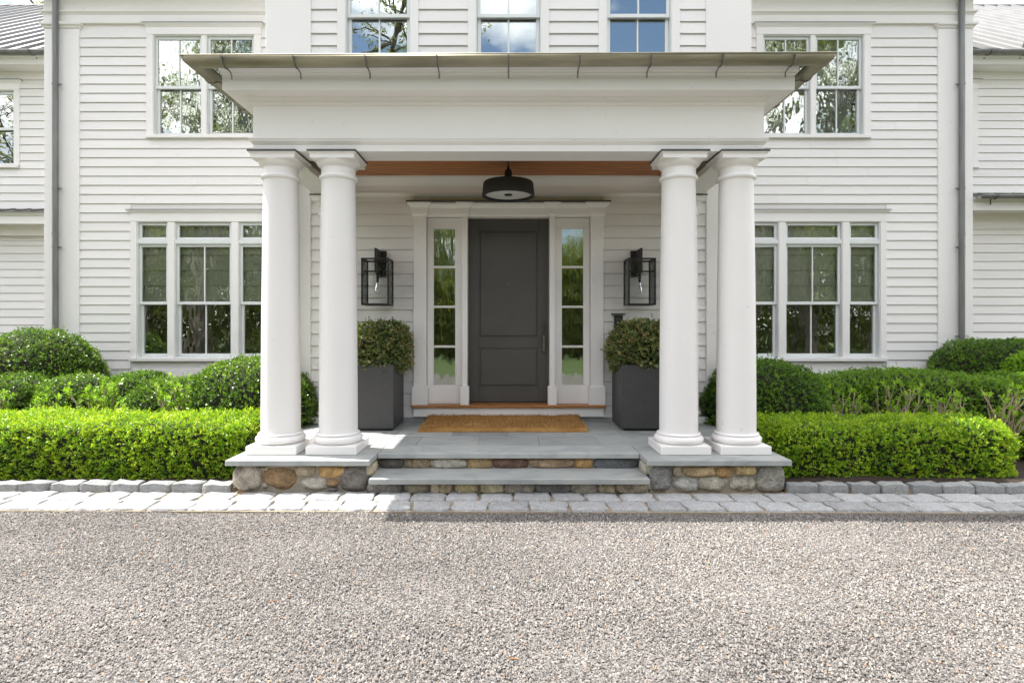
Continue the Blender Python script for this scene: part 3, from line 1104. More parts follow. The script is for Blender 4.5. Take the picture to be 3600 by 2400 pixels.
# fieldstones
def stone_mesh(w, d, h, seed, e=.62):
    bm = bmesh.new()
    bmesh.ops.create_icosphere(bm, subdivisions=3, radius=1)
    for v in bm.verts:
        p = v.co.normalized()
        q = Vector([math.copysign(abs(c) ** e, c) for c in p])
        nz = 1 + .15 * noise.noise(p * 1.5 + Vector((seed, seed * 2.1, 0))) + .06 * noise.noise(p * 3.6 + Vector((0, seed, seed))) + .022 * noise.noise(p * 9 + Vector((seed, 0, seed)))
        q = q * nz if abs(p.y) < 2 else q
        v.co = (q.x * w / 2, q.y * d / 2, q.z * h / 2)
    me = bpy.data.meshes.new('stone')
    bm.to_mesh(me)
    bm.free()
    for p in me.polygons:
        p.use_smooth = True
    me.materials.append(M['fieldstone'])
    return me
def stone(x0, x1, z0, z1, y, col, seed, e=.62, d=.16):
    e = min(.92, e + .17)
    o = link('stone', stone_mesh((x1 - x0) * 1.07, d, (z1 - z0) * 1.07, seed, e), base, ((x0 + x1) / 2, y + d / 2, (z0 + z1) / 2))
    o.color = (*col, 1)
    return o
GT, TN, BR, OR, LG, DG = (.36, .32, .26), (.40, .33, .23), (.27, .175, .09), (.44, .28, .12), (.42, .39, .33), (.17, .155, .14)
stones = [
    (-2.560, -2.300, .018, .246, GT, .5), (-2.309, -2.242, .192, .237, TN, .7), (-2.300, -1.955, .018, .238, BR, .72), (-1.979, -1.800, .146, .246, TN, .6),
    (-1.779, -1.518, .125, .246, OR, .62), (-1.938, -1.675, .006, .138, LG, .72), (-1.706, -1.576, .045, .113, BR, .8), (-1.572, -1.305, .003, .238, DG, .6),
    (-2.300, -2.24, .02, .09, GT, .8), (-1.68, -1.59, -.01, .045, DG, .8),
    (1.313, 1.532, .0, .242, (.24, .235, .22), .55), (1.523, 1.612, .131, .244, TN, .6), (1.630, 1.929, .138, .246, (.44, .32, .18), .52), (1.938, 2.098, .128, .246, OR, .6),
    (2.104, 2.314, .149, .246, (.46, .34, .17), .5), (1.547, 1.777, .003, .130, (.38, .37, .34), .62), (1.760, 2.037, .003, .138, (.36, .33, .26), .62), (2.055, 2.314, .003, .140, (.37, .34, .27), .55), (2.314, 2.569, .003, .244, (.28, .265, .225), .45)]
for i, (a, b, c, d, col, e) in enumerate(stones):
    stone(a, b, c, d, 5.19 + .008 * (i % 3), col, i + 1, e)
riser_up = [(-1.262, -1.030, (.10, .085, .075)), (-1.019, -.764, (.30, .23, .14)), (-.753, -.426, LG), (-.410, -.153, (.34, .24, .12)), (-.151, .193, (.15, .085, .06)), (.203, .637, (.33, .23, .14)), (.651, .821, (.40, .24, .09)), (.830, 1.262, (.13, .135, .14))]
for i, (a, b, col) in enumerate(riser_up):
    stone(a, b, .150, .251, 5.468 + .005 * (i % 2), col, 40 + i, .42, .12)
riser_lo = [(-1.290, -.980, (.19, .175, .155)), (-.970, -.742, (.26, .225, .16)), (-.722, -.640, TN), (-.645, -.530, (.35, .28, .18)), (-.490, -.286, (.38, .31, .17)), (-.266, -.049, (.42, .37, .24)), (-.038, .230, (.26, .225, .18)), (.252, .578, (.17, .165, .155)), (.590, .814, (.28, .255, .20)), (.832, .980, (.38, .32, .21)), (.992, 1.279, (.26, .215, .155))]
for i, (a, b, col) in enumerate(riser_lo):
    col = tuple(min(.6, q * 1.4) for q in col)
    stone(a, b, -.012, .094, 5.175 + .005 * (i % 2), col, 70 + i, .45, .12)
for s, z0, z1, col in ((-1, .13, .25, (.44, .38, .27)), (1, .14, .25, (.40, .37, .30)), (-1, .0, .13, DG), (1, .0, .135, GT)):
    o = link('stone', stone_mesh(.10, .24, z1 - z0, 99 + s + z0 * 9, .5), base, (s * 1.312, 5.355, (z0 + z1) / 2))
    o.color = (*col, 1)

# columns
def column(loc, name):
    """Tuscan column: shaft with entasis; plinth, base, capital and flashing are pieces of it."""
    H = 3.228 - FZ
    m = MB()
    pr_ = [(.196, .160), (.193, .172), (.188, .186), (.1865, .20)]
    for t in np.linspace(0.0, 1.0, 14):
        pr_.append((.1865 - .0235 * (t ** 1.7), .22 + t * (2.665 - .22)))
    pr_ += [(.166, 2.672)]
    m.lathe(pr_, seg=56)
    root = part(m, name, 'white', None)
    m = MB()
    m.box(-.242, .242, -.242, .242, .001, .084)
    sub(m, 'plinth', 'white', root, .005)
    m = MB()
    tor = [(.215, .0845)] + [(.190 + .047 * math.cos(t), .124 + .0395 * math.sin(t)) for t in np.linspace(-math.pi / 2, math.pi / 2, 14)] + [(.212, .164), (.212, .176), (.205, .183), (.198, .186), (.190, .187)]
    m.lathe(tor, seg=56)
    sub(m, 'base_torus', 'white', root)
    m = MB()
    cap = [(.1635, 2.668), (.172, 2.671), (.184, 2.682), (.187, 2.693), (.184, 2.704), (.173, 2.712), (.167, 2.714), (.1655, 2.722), (.1655, 2.775), (.1665, 2.790), (.172, 2.792), (.172, 2.797), (.181, 2.800), (.194, 2.812), (.206, 2.828), (.213, 2.846)]
    m.lathe(cap, seg=56)
    sub(m, 'capital', 'white', root)
    m = MB()
    m.loft([[(-h, -h, z), (h, -h, z), (h, h, z), (-h, h, z)] for h, z in ((.212, 2.846), (.212, 2.880), (.216, 2.886), (.224, 2.893), (.228, 2.900), (.228, 2.9025))])
    sub(m, 'abacus', 'white', root)
    m = MB()
    m.box(-.2335, .2335, -.2335, .2335, 2.9030, 2.9205)
    sub(m, 'cap_flashing', 'flashing', root)
    return root
def sub(m, name, mat, root, bevel=0):
    o = bpy.data.objects.new(name, m.mesh(name, M[mat]))
    C.objects.link(o)
    o.parent = root
    if bevel:
        b = o.modifiers.new('bevel', 'BEVEL')
        b.width = bevel
        b.segments = 1
    return o
proto = column(None, 'column')
for k, (x, y) in enumerate(((-1.695, 5.598), (-2.268, 5.598), (1.695, 5.598), (2.268, 5.598))):
    c = proto if k == 0 else proto.copy()
    if k:
        C.objects.link(c)
        for ch in proto.children:
            d = ch.copy()
            C.objects.link(d)
            d.parent = c
    c.parent = porch
    c.location = (x, y - 6.2, FZ)
    c.rotation_euler = (0, 0, 0)
for x in (-2.30, 2.30):
    c = copy_part(proto, porch, (x, BY + .02, FZ))
    c.name = 'engaged_column'
    c['label'] = 'half column set against the wall behind the outer porch column'

# entablature
m = MB()
m.usweep([(0, 3.232), (0, 3.302), (-.31, 3.302), (-.31, 3.232)], PH, PF, BY - .02, closed=True)
part(m, 'architrave', 'white', porch, .003)
m = MB()
m.usweep([(-.01, 3.3025), (.008, 3.3025), (.012, 3.312), (.022, 3.322), (.026, 3.326), (.026, 3.338), (.034, 3.342), (.036, 3.356), (-.01, 3.358)], PH, PF, BY - .02, closed=True)
part(m, 'architrave_moulding', 'white', porch)
m = MB()
m.usweep([(0, 3.3585), (0, 3.674), (-.30, 3.674), (-.30, 3.3585)], PH, PF, BY - .02, closed=True)
part(m, 'porch_frieze', 'white', porch)
m = MB()
m.usweep([(-.02, 3.6745), (.006, 3.6745), (.008, 3.684), (.022, 3.694), (.026, 3.700), (.026, 3.712), (.036, 3.722), (.052, 3.734), (.056, 3.7425), (-.02, 3.7425)], PH, PF, BY - .02, closed=True)
part(m, 'bed_moulding', 'white', porch)
m = MB()
cor = [(-.1, 3.743), (.196, 3.743), (.200, 3.747), (.200, 3.876), (.204, 3.884), (.214, 3.890), (.214, 3.908), (.222, 3.914), (.226, 3.934), (.226, 3.975), (-.1, 3.975)]
m.usweep(cor, PH, PF, BY - .02, closed=True)
part(m, 'cornice', 'white', porch, .002)
# roof of the porch
m = MB()
m.loft([[(-(PH + .30), PF - .30, 3.985), ((PH + .30), PF - .30, 3.985), ((PH + .30), BY, 3.985), (-(PH + .30), BY, 3.985)], [(-(PH + .30), PF - .30, 4.0), ((PH + .30), PF - .30, 4.0), ((PH + .30), BY, 4.0), (-(PH + .30), BY, 4.0)], [(-1.6, BY - .01, 4.42), (1.6, BY - .01, 4.42), (1.6, BY, 4.42), (-1.6, BY, 4.42)]])
part(m, 'porch_roof', 'darkroof', porch)
# gutter round three sides
TILT = .0040
gc, gz, gr = .3705, 3.958, .0755
arc = [(gc + gr * math.cos(t), gz - gr * math.sin(t)) for t in np.linspace(math.pi, 0, 15)]
bead = [(gc + gr + .002 + .007 * math.cos(t), gz + .002 + .007 * math.sin(t)) for t in np.linspace(-2.2, 2.4, 7)]
arc2 = [(gc + (gr - .004) * math.cos(t), gz - (gr - .004) * math.sin(t)) for t in np.linspace(0, math.pi, 13)]
m = MB()
m.usweep(arc + bead + arc2, PH, PF, BY - .05, smooth=True, closed=True, tilt=TILT)
gut = part(m, 'gutter', 'zinc', porch)
def bracket(px, py, dx, dy):
    """A strap under the gutter: outward direction (dx, dy), ending in a hanging tail at the fascia."""
    pts = [(gc + (gr + .005) * math.cos(t), gz - (gr + .005) * math.sin(t)) for t in np.linspace(.12, 2.2, 12)]
    pts += [(gc - gr - .028, gz - gr - .004), (gc - gr - .042, gz - gr - .012), (gc - gr - .045, gz - gr - .055)]
    m = MB()
    zt = TILT * px
    m.tube([(px + dx * p, py + dy * p, z + zt) for p, z in pts], .0065, 6)
    part(m, 'gutter_bracket', 'downspout', gut)
for k in range(-4, 5):
    bracket(k * .640, PF, 0, -1)
for s in (-1, 1):
    for y in (5.40, 6.04, 6.68):
        bracket(s * PH, y, s, 0)

# wooden ceiling and the inside cornice
m = MB()
m.box(-2.17, 2.17, 5.75, BY - .03, 3.50, 3.56)
ceil_ = part(m, 'ceiling', 'mortar', porch)
y = 5.757
k = 0
while y < BY - .10:
    w = .088
    cut = rng.uniform(-1.6, 1.6) if k % 2 else None
    segs = [(-2.16, 2.16)] if cut is None else [(-2.16, cut - .0015), (cut + .0015, 2.16)]
    for a, b in segs:
        m = MB()
        m.box(a, b, y + .002, y + w - .002, 3.478 + rng.uniform(0, .0015), 3.4995)
        part(m, 'ceiling_plank', 'wood', ceil_, .003)
    y += w
    k += 1
prof = [(0, 3.242), (.012, 3.246), (.016, 3.262), (.028, 3.274), (.030, 3.288), (.018, 3.2885), (.018, 3.378), (.026, 3.384), (.032, 3.396), (.060, 3.420), (.105, 3.448), (.128, 3.456), (.132, 3.4775), (0, 3.4775)]
m = MB()
m.loft([[(x, BY - .022 - p, z) for p, z in prof] for x in (-2.165, 2.165)])
part(m, 'inside_cornice', 'white', porch)
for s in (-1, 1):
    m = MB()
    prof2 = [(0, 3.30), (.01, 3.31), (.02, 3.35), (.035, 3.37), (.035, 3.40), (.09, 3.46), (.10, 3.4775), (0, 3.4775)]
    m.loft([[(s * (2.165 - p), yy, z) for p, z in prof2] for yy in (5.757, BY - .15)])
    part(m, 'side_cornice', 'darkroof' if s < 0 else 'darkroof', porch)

# ------------------------------------------------------------------ lamps
def lantern(x, sgn):
    """Wall lantern: glass box in a thin black frame, hung from a plate by a flat arm."""
    lab = {-1: 'black glass-box wall lantern left of the front door, above a potted shrub', 1: 'black glass-box wall lantern above the intercom and potted shrub'}[sgn]
    t = thing('wall_lantern', (x, BY, 2.1), lab, 'lantern', 'wall lanterns beside the front door')
    y0, y1, z0, z1, h, b = 6.965, 7.235, 1.81, 2.395, .162, .0105
    m = MB()
    for xx in (x - h, x + h):
        for yy in (y0, y1):
            m.box(xx - b, xx + b, yy - b, yy + b, z0, z1)
    for z in (z0 + b, z1 - b):
        for yy in (y0, y1):
            m.box(x - h + b, x + h - b, yy - b * .96, yy + b * .96, z - b, z + b)
        for xx in (x - h, x + h):
            m.box(xx - b * .96, xx + b * .96, y0 + b, y1 - b, z - b, z + b)
    m.box(x - h + b, x + h - b, y1 - .006, y1 + .006, 2.245, 2.265)
    part(m, 'lantern_frame', 'black', t, .0015)
    m = MB()
    m.box(x - .065, x + .065, BY - .042, BY - .010, 2.19, 2.53)
    part(m, 'backplate', 'black', t, .003)
    m = MB()
    xa = x + .006 * sgn
    m.box(xa - .011, xa + .011, 7.0, BY - .042, 2.215, 2.525)
    part(m, 'lantern_arm', 'black', t, .002)
    m = MB()
    m.lathe([(0, 2.215), (.019, 2.215), (.019, 2.15), (.016, 2.14), (.016, 2.10), (.0, 2.10)], x, 7.09, 16)
    m.box(x - .006, x + .006, 7.084, 7.096, 2.19, 2.22)
    part(m, 'lamp_socket', 'black', t)
    m = MB()
    m.lathe([(.012, 2.10), (.013, 2.085), (.022, 2.05), (.030, 2.02), (.032, 1.995), (.027, 1.972), (.014, 1.956), (0, 1.952)], x, 7.09, 18)
    part(m, 'bulb', 'seeded', t)
    m = MB()
    m.tube([(x - .006, 7.09, 2.095), (x - .012, 7.09, 1.99), (x, 7.085, 2.06), (x + .012, 7.09, 1.985), (x + .005, 7.09, 2.095)], .0016, 4)
    part(m, 'filament', 'bronze', t)
    for a in ((x - h + b, x + h - b, y0 - .002, y0 + .002), (x - h - .002, x - h + .002, y0 + b, y1 - b), (x + h - .002, x + h + .002, y0 + b, y1 - b), (x - h + b, x + h - b, y1 - .002, y1 + .002)):
        m = MB()
        m.box(*a, z0 + 2 * b, z1 - 2 * b)
        part(m, 'glass_panel', 'seeded', t)
    return t
lantern(-1.655, -1)
lantern(1.655, 1)

px, py = -.003, 6.47
lamp = thing('pendant_lamp', (px, py, 3.04), 'round black drum pendant lamp hanging under the porch ceiling', 'pendant lamp')
m = MB()
m.lathe([(.268, 3.050), (.268, 3.042), (.275, 3.036), (.297, 3.036), (.301, 3.043), (.300, 3.07), (.288, 3.185), (.281, 3.196), (.268, 3.199), (.05, 3.205), (.05, 3.19), (.262, 3.185), (.268, 3.17), (.270, 3.055)], px, py, 72)
part(m, 'lamp_shade', 'pendant', lamp)
m = MB()
m.lathe([(0, 3.060), (.20, 3.060), (.26, 3.062), (.272, 3.066)], px, py, 64)
part(m, 'diffuser', 'diffuser', lamp)
m = MB()
m.lathe([(0, 3.046), (.02, 3.046), (.046, 3.050), (.048, 3.0595), (0, 3.0598)], px, py, 28)
part(m, 'lamp_hub', 'black', lamp)
m = MB()
m.lathe([(.0, 3.385), (.012, 3.385), (.014, 3.352), (.03, 3.348), (.036, 3.335), (.042, 3.33), (.044, 3.205), (.0, 3.2)], px, py, 24)
part(m, 'lamp_stem', 'pendant', lamp)
m = MB()
m.tube([(px, py, 3.38), (px, py, 3.478)], .006, 6)
m.lathe([(0, 3.4775), (.06, 3.4775), (.06, 3.462), (.0, 3.458)], px, py, 20)
part(m, 'lamp_cord', 'black', lamp)

ic = thing('intercom', (1.43, BY - .02, 1.6), 'small black intercom box under a thin hood on the white boards', 'intercom')
m = MB()
m.box(1.374, 1.486, BY - .045, BY - .012, 1.45, 1.690)
part(m, 'intercom_body', 'black', ic, .003)
m = MB()
m.box(1.340, 1.512, BY - .085, BY - .012, 1.702, 1.715)
part(m, 'hood', 'black', ic, .002)
for k in range(5):
    m = MB()
    m.box(1.400 + k * .013, 1.406 + k * .013, BY - .048, BY - .044, 1.60, 1.66)
    part(m, 'speaker_slot', 'flashing', ic)

# ------------------------------------------------------------------ door mat and planters
def doormat():
    bm_ = MB()
    nx, ny = 110, 34
    x0, x1, y0, y1 = -1.06, .935, 6.555, 7.262
    top = []
    for j in range(ny + 1):
        for i in range(nx + 1):
            u, v = i / nx, j / ny
            x, y = x0 + (x1 - x0) * u, y0 + (y1 - y0) * v
            rr = .09
            ex, ey = min(x - x0, x1 - x), min(y - y0, y1 - y)
            if ex < rr and ey < rr and y > 6.9:
                d = math.hypot(rr - ex, rr - ey)
                if d > rr:
                    f = rr / d
                    x += (1 - f) * (rr - ex) * (1 if u < .5 else -1)
                    y += (1 - f) * (rr - ey) * -1
            edge = min(1, min(ex, ey) / .03)
            z = FZ + .004 + .048 * (1 - (1 - edge) ** 2) + .012 * noise.noise(Vector((x * 3, y * 4, 0))) + .004 * noise.noise(Vector((x * 60, y * 60, 2)))
            lift = max(0, (y - 7.06) / .2)
            z += .055 * lift ** 1.5
            y2 = y + (.004 * noise.noise(Vector((x * 80, 4, 1))) if ey < .02 else 0)
            top.append((x, y2, z))
    n = nx + 1
    bm_.add(top, [(j * n + i, j * n + i + 1, (j + 1) * n + i + 1, (j + 1) * n + i) for j in range(ny) for i in range(nx)], True)
    rim = [i for i in range(n)] + [j * n + nx for j in range(1, ny + 1)] + [ny * n + i for i in range(nx - 1, -1, -1)] + [j * n for j in range(ny - 1, 0, -1)]
    r1 = [top[i] for i in rim]
    r0 = [(p[0], p[1], max(FZ + .002, p[2] - .05)) for p in r1]
    bm_.loft([r0, r1], cap=False)
    return bm_
o = part(doormat(), 'doormat', 'coir', None)
mat_obj = o
tag(o, 'thick brown coir doormat lying before the front door', 'doormat')

def planter(x, lab):
    t = thing('planter', (x, 6.95, FZ), lab, 'planter', 'planters beside the front door')
    h, y0, y1, z0, z1 = .325, 6.62, 7.27, FZ, 1.09
    m = MB()
    w = .03
    m.loft([[(x - a, b, z), (x + a, b, z), (x + a, c, z), (x - a, c, z)] for a, b, c, z in
            ((h - .003, y0 + .003, y1 - .003, z0 + .0305), (h, y0, y1, z0 + .032), (h, y0, y1, z1), (h - w, y0 + w, y1 - w, z1), (h - w, y0 + w, y1 - w, z1 - .12))], cap=False)
    part(m, 'planter_box', 'planter', t, .006)
    m = MB()
    m.box(x - h + .035, x + h - .035, y0 + .035, y1 - .035, z0 + .001, z0 + .0302)
    part(m, 'planter_foot', 'black', t)
    m = MB()
    m.box(x - h + .032, x + h - .032, y0 + .032, y1 - .032, z1 - .16, z1 - .05)
    part(m, 'potting_soil', 'soil', t)
    return t
planter(-1.683, 'square charcoal planter left of the front door')
planter(1.665, 'square charcoal planter right of the front door, below the intercom')

# ------------------------------------------------------------------ planting
def np_mesh(name, verts, faces, tint, mat):
    """Mesh of quads or triangles straight from arrays, one tint per face."""
    me = bpy.data.meshes.new(name)
    k = faces.shape[1]
    me.vertices.add(len(verts))
    me.vertices.foreach_set('co', verts.astype(np.float32).ravel())
    me.loops.add(faces.size)
    me.loops.foreach_set('vertex_index', faces.astype(np.int32).ravel())
    me.polygons.add(len(faces))
    me.polygons.foreach_set('loop_start', np.arange(0, faces.size, k, dtype=np.int32))
    me.polygons.foreach_set('loop_total', np.full(len(faces), k, dtype=np.int32))
    a = me.attributes.new('tint', 'FLOAT', 'FACE')
    a.data.foreach_set('value', tint.astype(np.float32))
    me.materials.append(mat)
    me.update(calc_edges=True)
    return me

def unit(a):
    return a / np.maximum(np.linalg.norm(a, axis=1, keepdims=True), 1e-9)

def sprigs(P, Nn, g, nl, leaf, wid, stem, t_base, t_var, up=.35, jit=.55, tip=.0):
    """Leafy shoots at points P along normals Nn: nl leaves each, every leaf a folded diamond."""
    n = len(P)
    ax = unit(Nn + jit * g.normal(size=(n, 3)) + np.array([0, 0, up]))
    ref = unit(g.normal(size=(n, 3)))
    e1 = unit(np.cross(ax, ref))
    e2 = np.cross(ax, e1)
    tb = np.clip(t_base + t_var * g.normal(size=n), 0, 1)
    V, T = [], []
    size = leaf * g.uniform(.75, 1.25, size=n)
    for k in range(nl):
        ang = 2.4 * k + g.uniform(-.5, .5, size=n)
        f = (k + .6) / nl
        rad = e1 * np.cos(ang)[:, None] + e2 * np.sin(ang)[:, None]
        open_ = (1.15 - .75 * f) * g.uniform(.8, 1.2, size=n)
        d = unit(ax * np.cos(open_)[:, None] + rad * np.sin(open_)[:, None])
        s = np.cross(d, ax)
        s = unit(s + 1e-6)
        nn = np.cross(s, d)
        b = P + ax * (stem * (f - .5))[..., None] if np.ndim(f) else P + ax * (stem * (f - .5))
        L = size * g.uniform(.8, 1.15, size=n)
        W = L * wid
        mid = b + d * (L * .48)[:, None] + nn * (L * .06)[:, None]
        V.append(np.stack([b, mid + s * W[:, None], b + d * L[:, None] - nn * (L * .10)[:, None], mid - s * W[:, None]], axis=1))
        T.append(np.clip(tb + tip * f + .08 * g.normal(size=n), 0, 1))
    V = np.concatenate(V, axis=0)
    T = np.concatenate(T)
    F = np.arange(len(V) * 4).reshape(-1, 4)
    return V.reshape(-1, 3), F, T

def lump(P, seed, amp, sc):
    """Slow uneven swelling of a clipped surface."""
    g = np.random.default_rng(seed)
    s = np.zeros(len(P))
    for _ in range(7):
        k = g.normal(size=3) * sc
        s += np.sin(P @ k + g.uniform(0, 6.28))
    return amp * s / 2.6

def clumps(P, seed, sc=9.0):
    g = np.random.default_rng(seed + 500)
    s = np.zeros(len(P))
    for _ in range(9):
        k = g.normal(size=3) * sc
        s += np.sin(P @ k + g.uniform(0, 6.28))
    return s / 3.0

def mound_points(n, a, b, c, zlow, g):
    d = unit(g.normal(size=(n * 2, 3)))
    d = d[d[:, 2] > zlow][:n]
    e = .86
    q = np.sign(d) * np.abs(d) ** e
    P = q * np.array([a, b, c])
    Nn = unit(d / np.array([a, b, c]))
    return P, Nn

def box_points(n, hx, hy, hz, r, g):
    areas = np.array([4 * hx * hz, 4 * hx * hz, 4 * hy * hz, 4 * hy * hz, 4 * hx * hy])
    w = areas * np.array([1.25, .6, 1, 1, 1.1])
    idx = g.choice(5, size=n, p=w / w.sum())
    u = g.uniform(-1, 1, size=(n, 3))
    P = u * np.array([hx, hy, hz])
    P[idx == 0, 1] = -hy
    P[idx == 1, 1] = hy
    P[idx == 2, 0] = -hx
    P[idx == 3, 0] = hx
    P[idx == 4, 2] = hz
    inner = np.clip(P, -np.array([hx - r, hy - r, hz]), np.array([hx - r, hy - r, hz - r]))
    d = unit(P - inner)
    return inner + d * r, d

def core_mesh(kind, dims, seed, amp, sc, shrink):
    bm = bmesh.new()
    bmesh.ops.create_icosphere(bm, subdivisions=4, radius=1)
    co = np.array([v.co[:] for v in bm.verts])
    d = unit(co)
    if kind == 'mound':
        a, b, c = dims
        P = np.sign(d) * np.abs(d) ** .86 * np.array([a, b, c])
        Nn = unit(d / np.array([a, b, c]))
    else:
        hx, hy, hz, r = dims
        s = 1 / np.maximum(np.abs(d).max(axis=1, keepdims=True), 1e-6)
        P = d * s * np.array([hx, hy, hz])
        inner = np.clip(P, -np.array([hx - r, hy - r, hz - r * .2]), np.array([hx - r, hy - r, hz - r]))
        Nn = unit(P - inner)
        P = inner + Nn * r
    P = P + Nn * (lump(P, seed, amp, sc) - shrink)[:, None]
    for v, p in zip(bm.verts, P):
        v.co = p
    me = bpy.data.meshes.new('dark_core')
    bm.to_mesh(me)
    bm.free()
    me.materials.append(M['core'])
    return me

def shrub(name, loc, kind, dims, n, mat, lab, cat, seed, group=None, leaf=.024, wid=.27, nl=6, stem=.035, t=(.5, .2), amp=.04, sc=3.0, zlow=-.35, depth=.05, tip=.2, fuzz=.0, shrink=.055, up=.35):
    g = np.random.default_rng(seed)
    th = thing(name, loc, lab, cat, group)
    if kind == 'mound':
        P, Nn = mound_points(n, *dims, zlow, g)
    else:
        P, Nn = box_points(n, *dims, g)
    n = len(P)
    off = lump(P, seed, amp, sc) - g.exponential(depth * .6, size=n).clip(0, depth * 3)
    if fuzz:
        off += np.where(g.uniform(size=n) < .06, g.uniform(0, fuzz, size=n), 0)
    cl = clumps(P, seed)
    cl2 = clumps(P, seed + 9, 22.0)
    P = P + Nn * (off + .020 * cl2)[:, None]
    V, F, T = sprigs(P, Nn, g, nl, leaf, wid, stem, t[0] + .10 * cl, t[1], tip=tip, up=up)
    o = link('foliage', np_mesh('foliage', V, F, T, M[mat]), th, loc)
    o2 = link('dark_core', core_mesh(kind, dims, seed, amp, sc, shrink), th, loc)  # solid dark blob added inside the leaves to close the gaps
    return th

# clipped hedges in front
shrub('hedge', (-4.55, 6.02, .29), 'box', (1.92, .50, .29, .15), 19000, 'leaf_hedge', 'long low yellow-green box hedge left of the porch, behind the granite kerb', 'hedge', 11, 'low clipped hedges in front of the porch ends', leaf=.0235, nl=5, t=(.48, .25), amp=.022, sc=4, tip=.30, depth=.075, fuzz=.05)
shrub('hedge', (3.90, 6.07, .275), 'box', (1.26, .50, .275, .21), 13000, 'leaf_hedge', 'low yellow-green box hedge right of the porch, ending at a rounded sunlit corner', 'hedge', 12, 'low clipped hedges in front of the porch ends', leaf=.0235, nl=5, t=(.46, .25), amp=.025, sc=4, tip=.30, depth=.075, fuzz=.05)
# rounded boxwoods
BX = 'rounded boxwoods in the beds'
for nm, loc, dims, n, mat, lab, seed in (
    ('boxwood', (-3.26, 7.15, .52), (.76, .62, .66), 7500, 'leaf_box', 'big round boxwood half hidden by the left outer column', 21),
    ('boxwood', (-7.15, 8.55, .62), (.92, .62, .86), 9000, 'leaf_box', 'largest dark green boxwood dome, in the left corner against the corner pilaster', 22),
    ('boxwood', (-6.60, 7.55, .42), (.52, .46, .45), 4500, 'leaf_box', 'low boxwood mound at the left picture edge under the largest dome', 23),
    ('boxwood', (-5.85, 7.65, .42), (.56, .46, .47), 5000, 'leaf_box', 'low boxwood mound behind the hedge, just in front of the left dome', 24),
    ('boxwood', (-5.22, 7.95, .42), (.46, .42, .47), 4200, 'leaf_dark', 'grey-green low mound under the left end of the triple window', 25),
    ('boxwood', (-4.72, 7.65, .42), (.42, .42, .41), 3800, 'leaf_box', 'low boxwood mound under the middle of the left triple window', 26),
    ('boxwood', (-4.22, 7.6, .42), (.44, .42, .42), 4000, 'leaf_box', 'low boxwood mound leaning on the big round boxwood by the column', 27),
    ('boxwood', (3.22, 7.15, .50), (.74, .62, .66), 7500, 'leaf_dark', 'big round dark boxwood right of the outer right column', 31),
    ('boxwood', (7.75, 8.9, .58), (.98, .55, .82), 8000, 'leaf_dark', 'dark green dome at the foot of the right corner pilaster', 33),
    ('boxwood', (7.78, 8.28, .62), (.50, .38, .62), 4200, 'leaf_bright', 'bright sunlit round bush in front of the dark dome at the right', 34),
    ('boxwood', (6.06, 6.30, .20), (.28, .26, .26), 1500, 'leaf_bright', 'small pale bush cut by the right picture edge beyond the hedge end', 35),
):
    dark = mat == 'leaf_dark'
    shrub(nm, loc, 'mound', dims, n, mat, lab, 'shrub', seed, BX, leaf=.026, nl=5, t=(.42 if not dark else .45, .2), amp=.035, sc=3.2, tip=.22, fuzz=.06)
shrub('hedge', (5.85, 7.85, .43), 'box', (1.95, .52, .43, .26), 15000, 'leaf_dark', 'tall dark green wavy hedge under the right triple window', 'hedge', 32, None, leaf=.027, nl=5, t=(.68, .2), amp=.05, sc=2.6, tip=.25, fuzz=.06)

# coarse pile standing on the door mat
g = np.random.default_rng(5)
mv = np.array([v.co[:] for v in mat_obj.data.vertices])[:111 * 35]
P = mv[g.integers(0, len(mv), size=9000)] + g.normal(size=(9000, 3)) * np.array([.007, .007, 0])
P[:, 0] = np.clip(P[:, 0], -1.06, .935)
V, F, T = sprigs(P, np.tile([0, -.25, 1.0], (9000, 1)), g, 1, .024, .10, .0, .5, .3, up=.2, jit=.5)
o = link('coir_pile', np_mesh('coir_pile', V, F, T, M['coir_pile']), mat_obj)
# bronzed evergreens in the planters
for x, seed, lab in ((-1.683, 41, 'bronzed evergreen ball growing in the planter left of the door'), (1.665, 42, 'bronzed evergreen ball growing in the planter below the intercom')):
    shrub('potted_shrub', (x, 6.95, 1.275 if x < 0 else 1.245), 'mound', (.415, .38, .335), 6200, 'leaf_potted', lab, 'potted shrub', seed, 'evergreens in the planters', leaf=.027, wid=.32, t=(.44, .24), amp=.03, sc=6, tip=.12, zlow=-.75, fuzz=.07, stem=.045, shrink=.09)

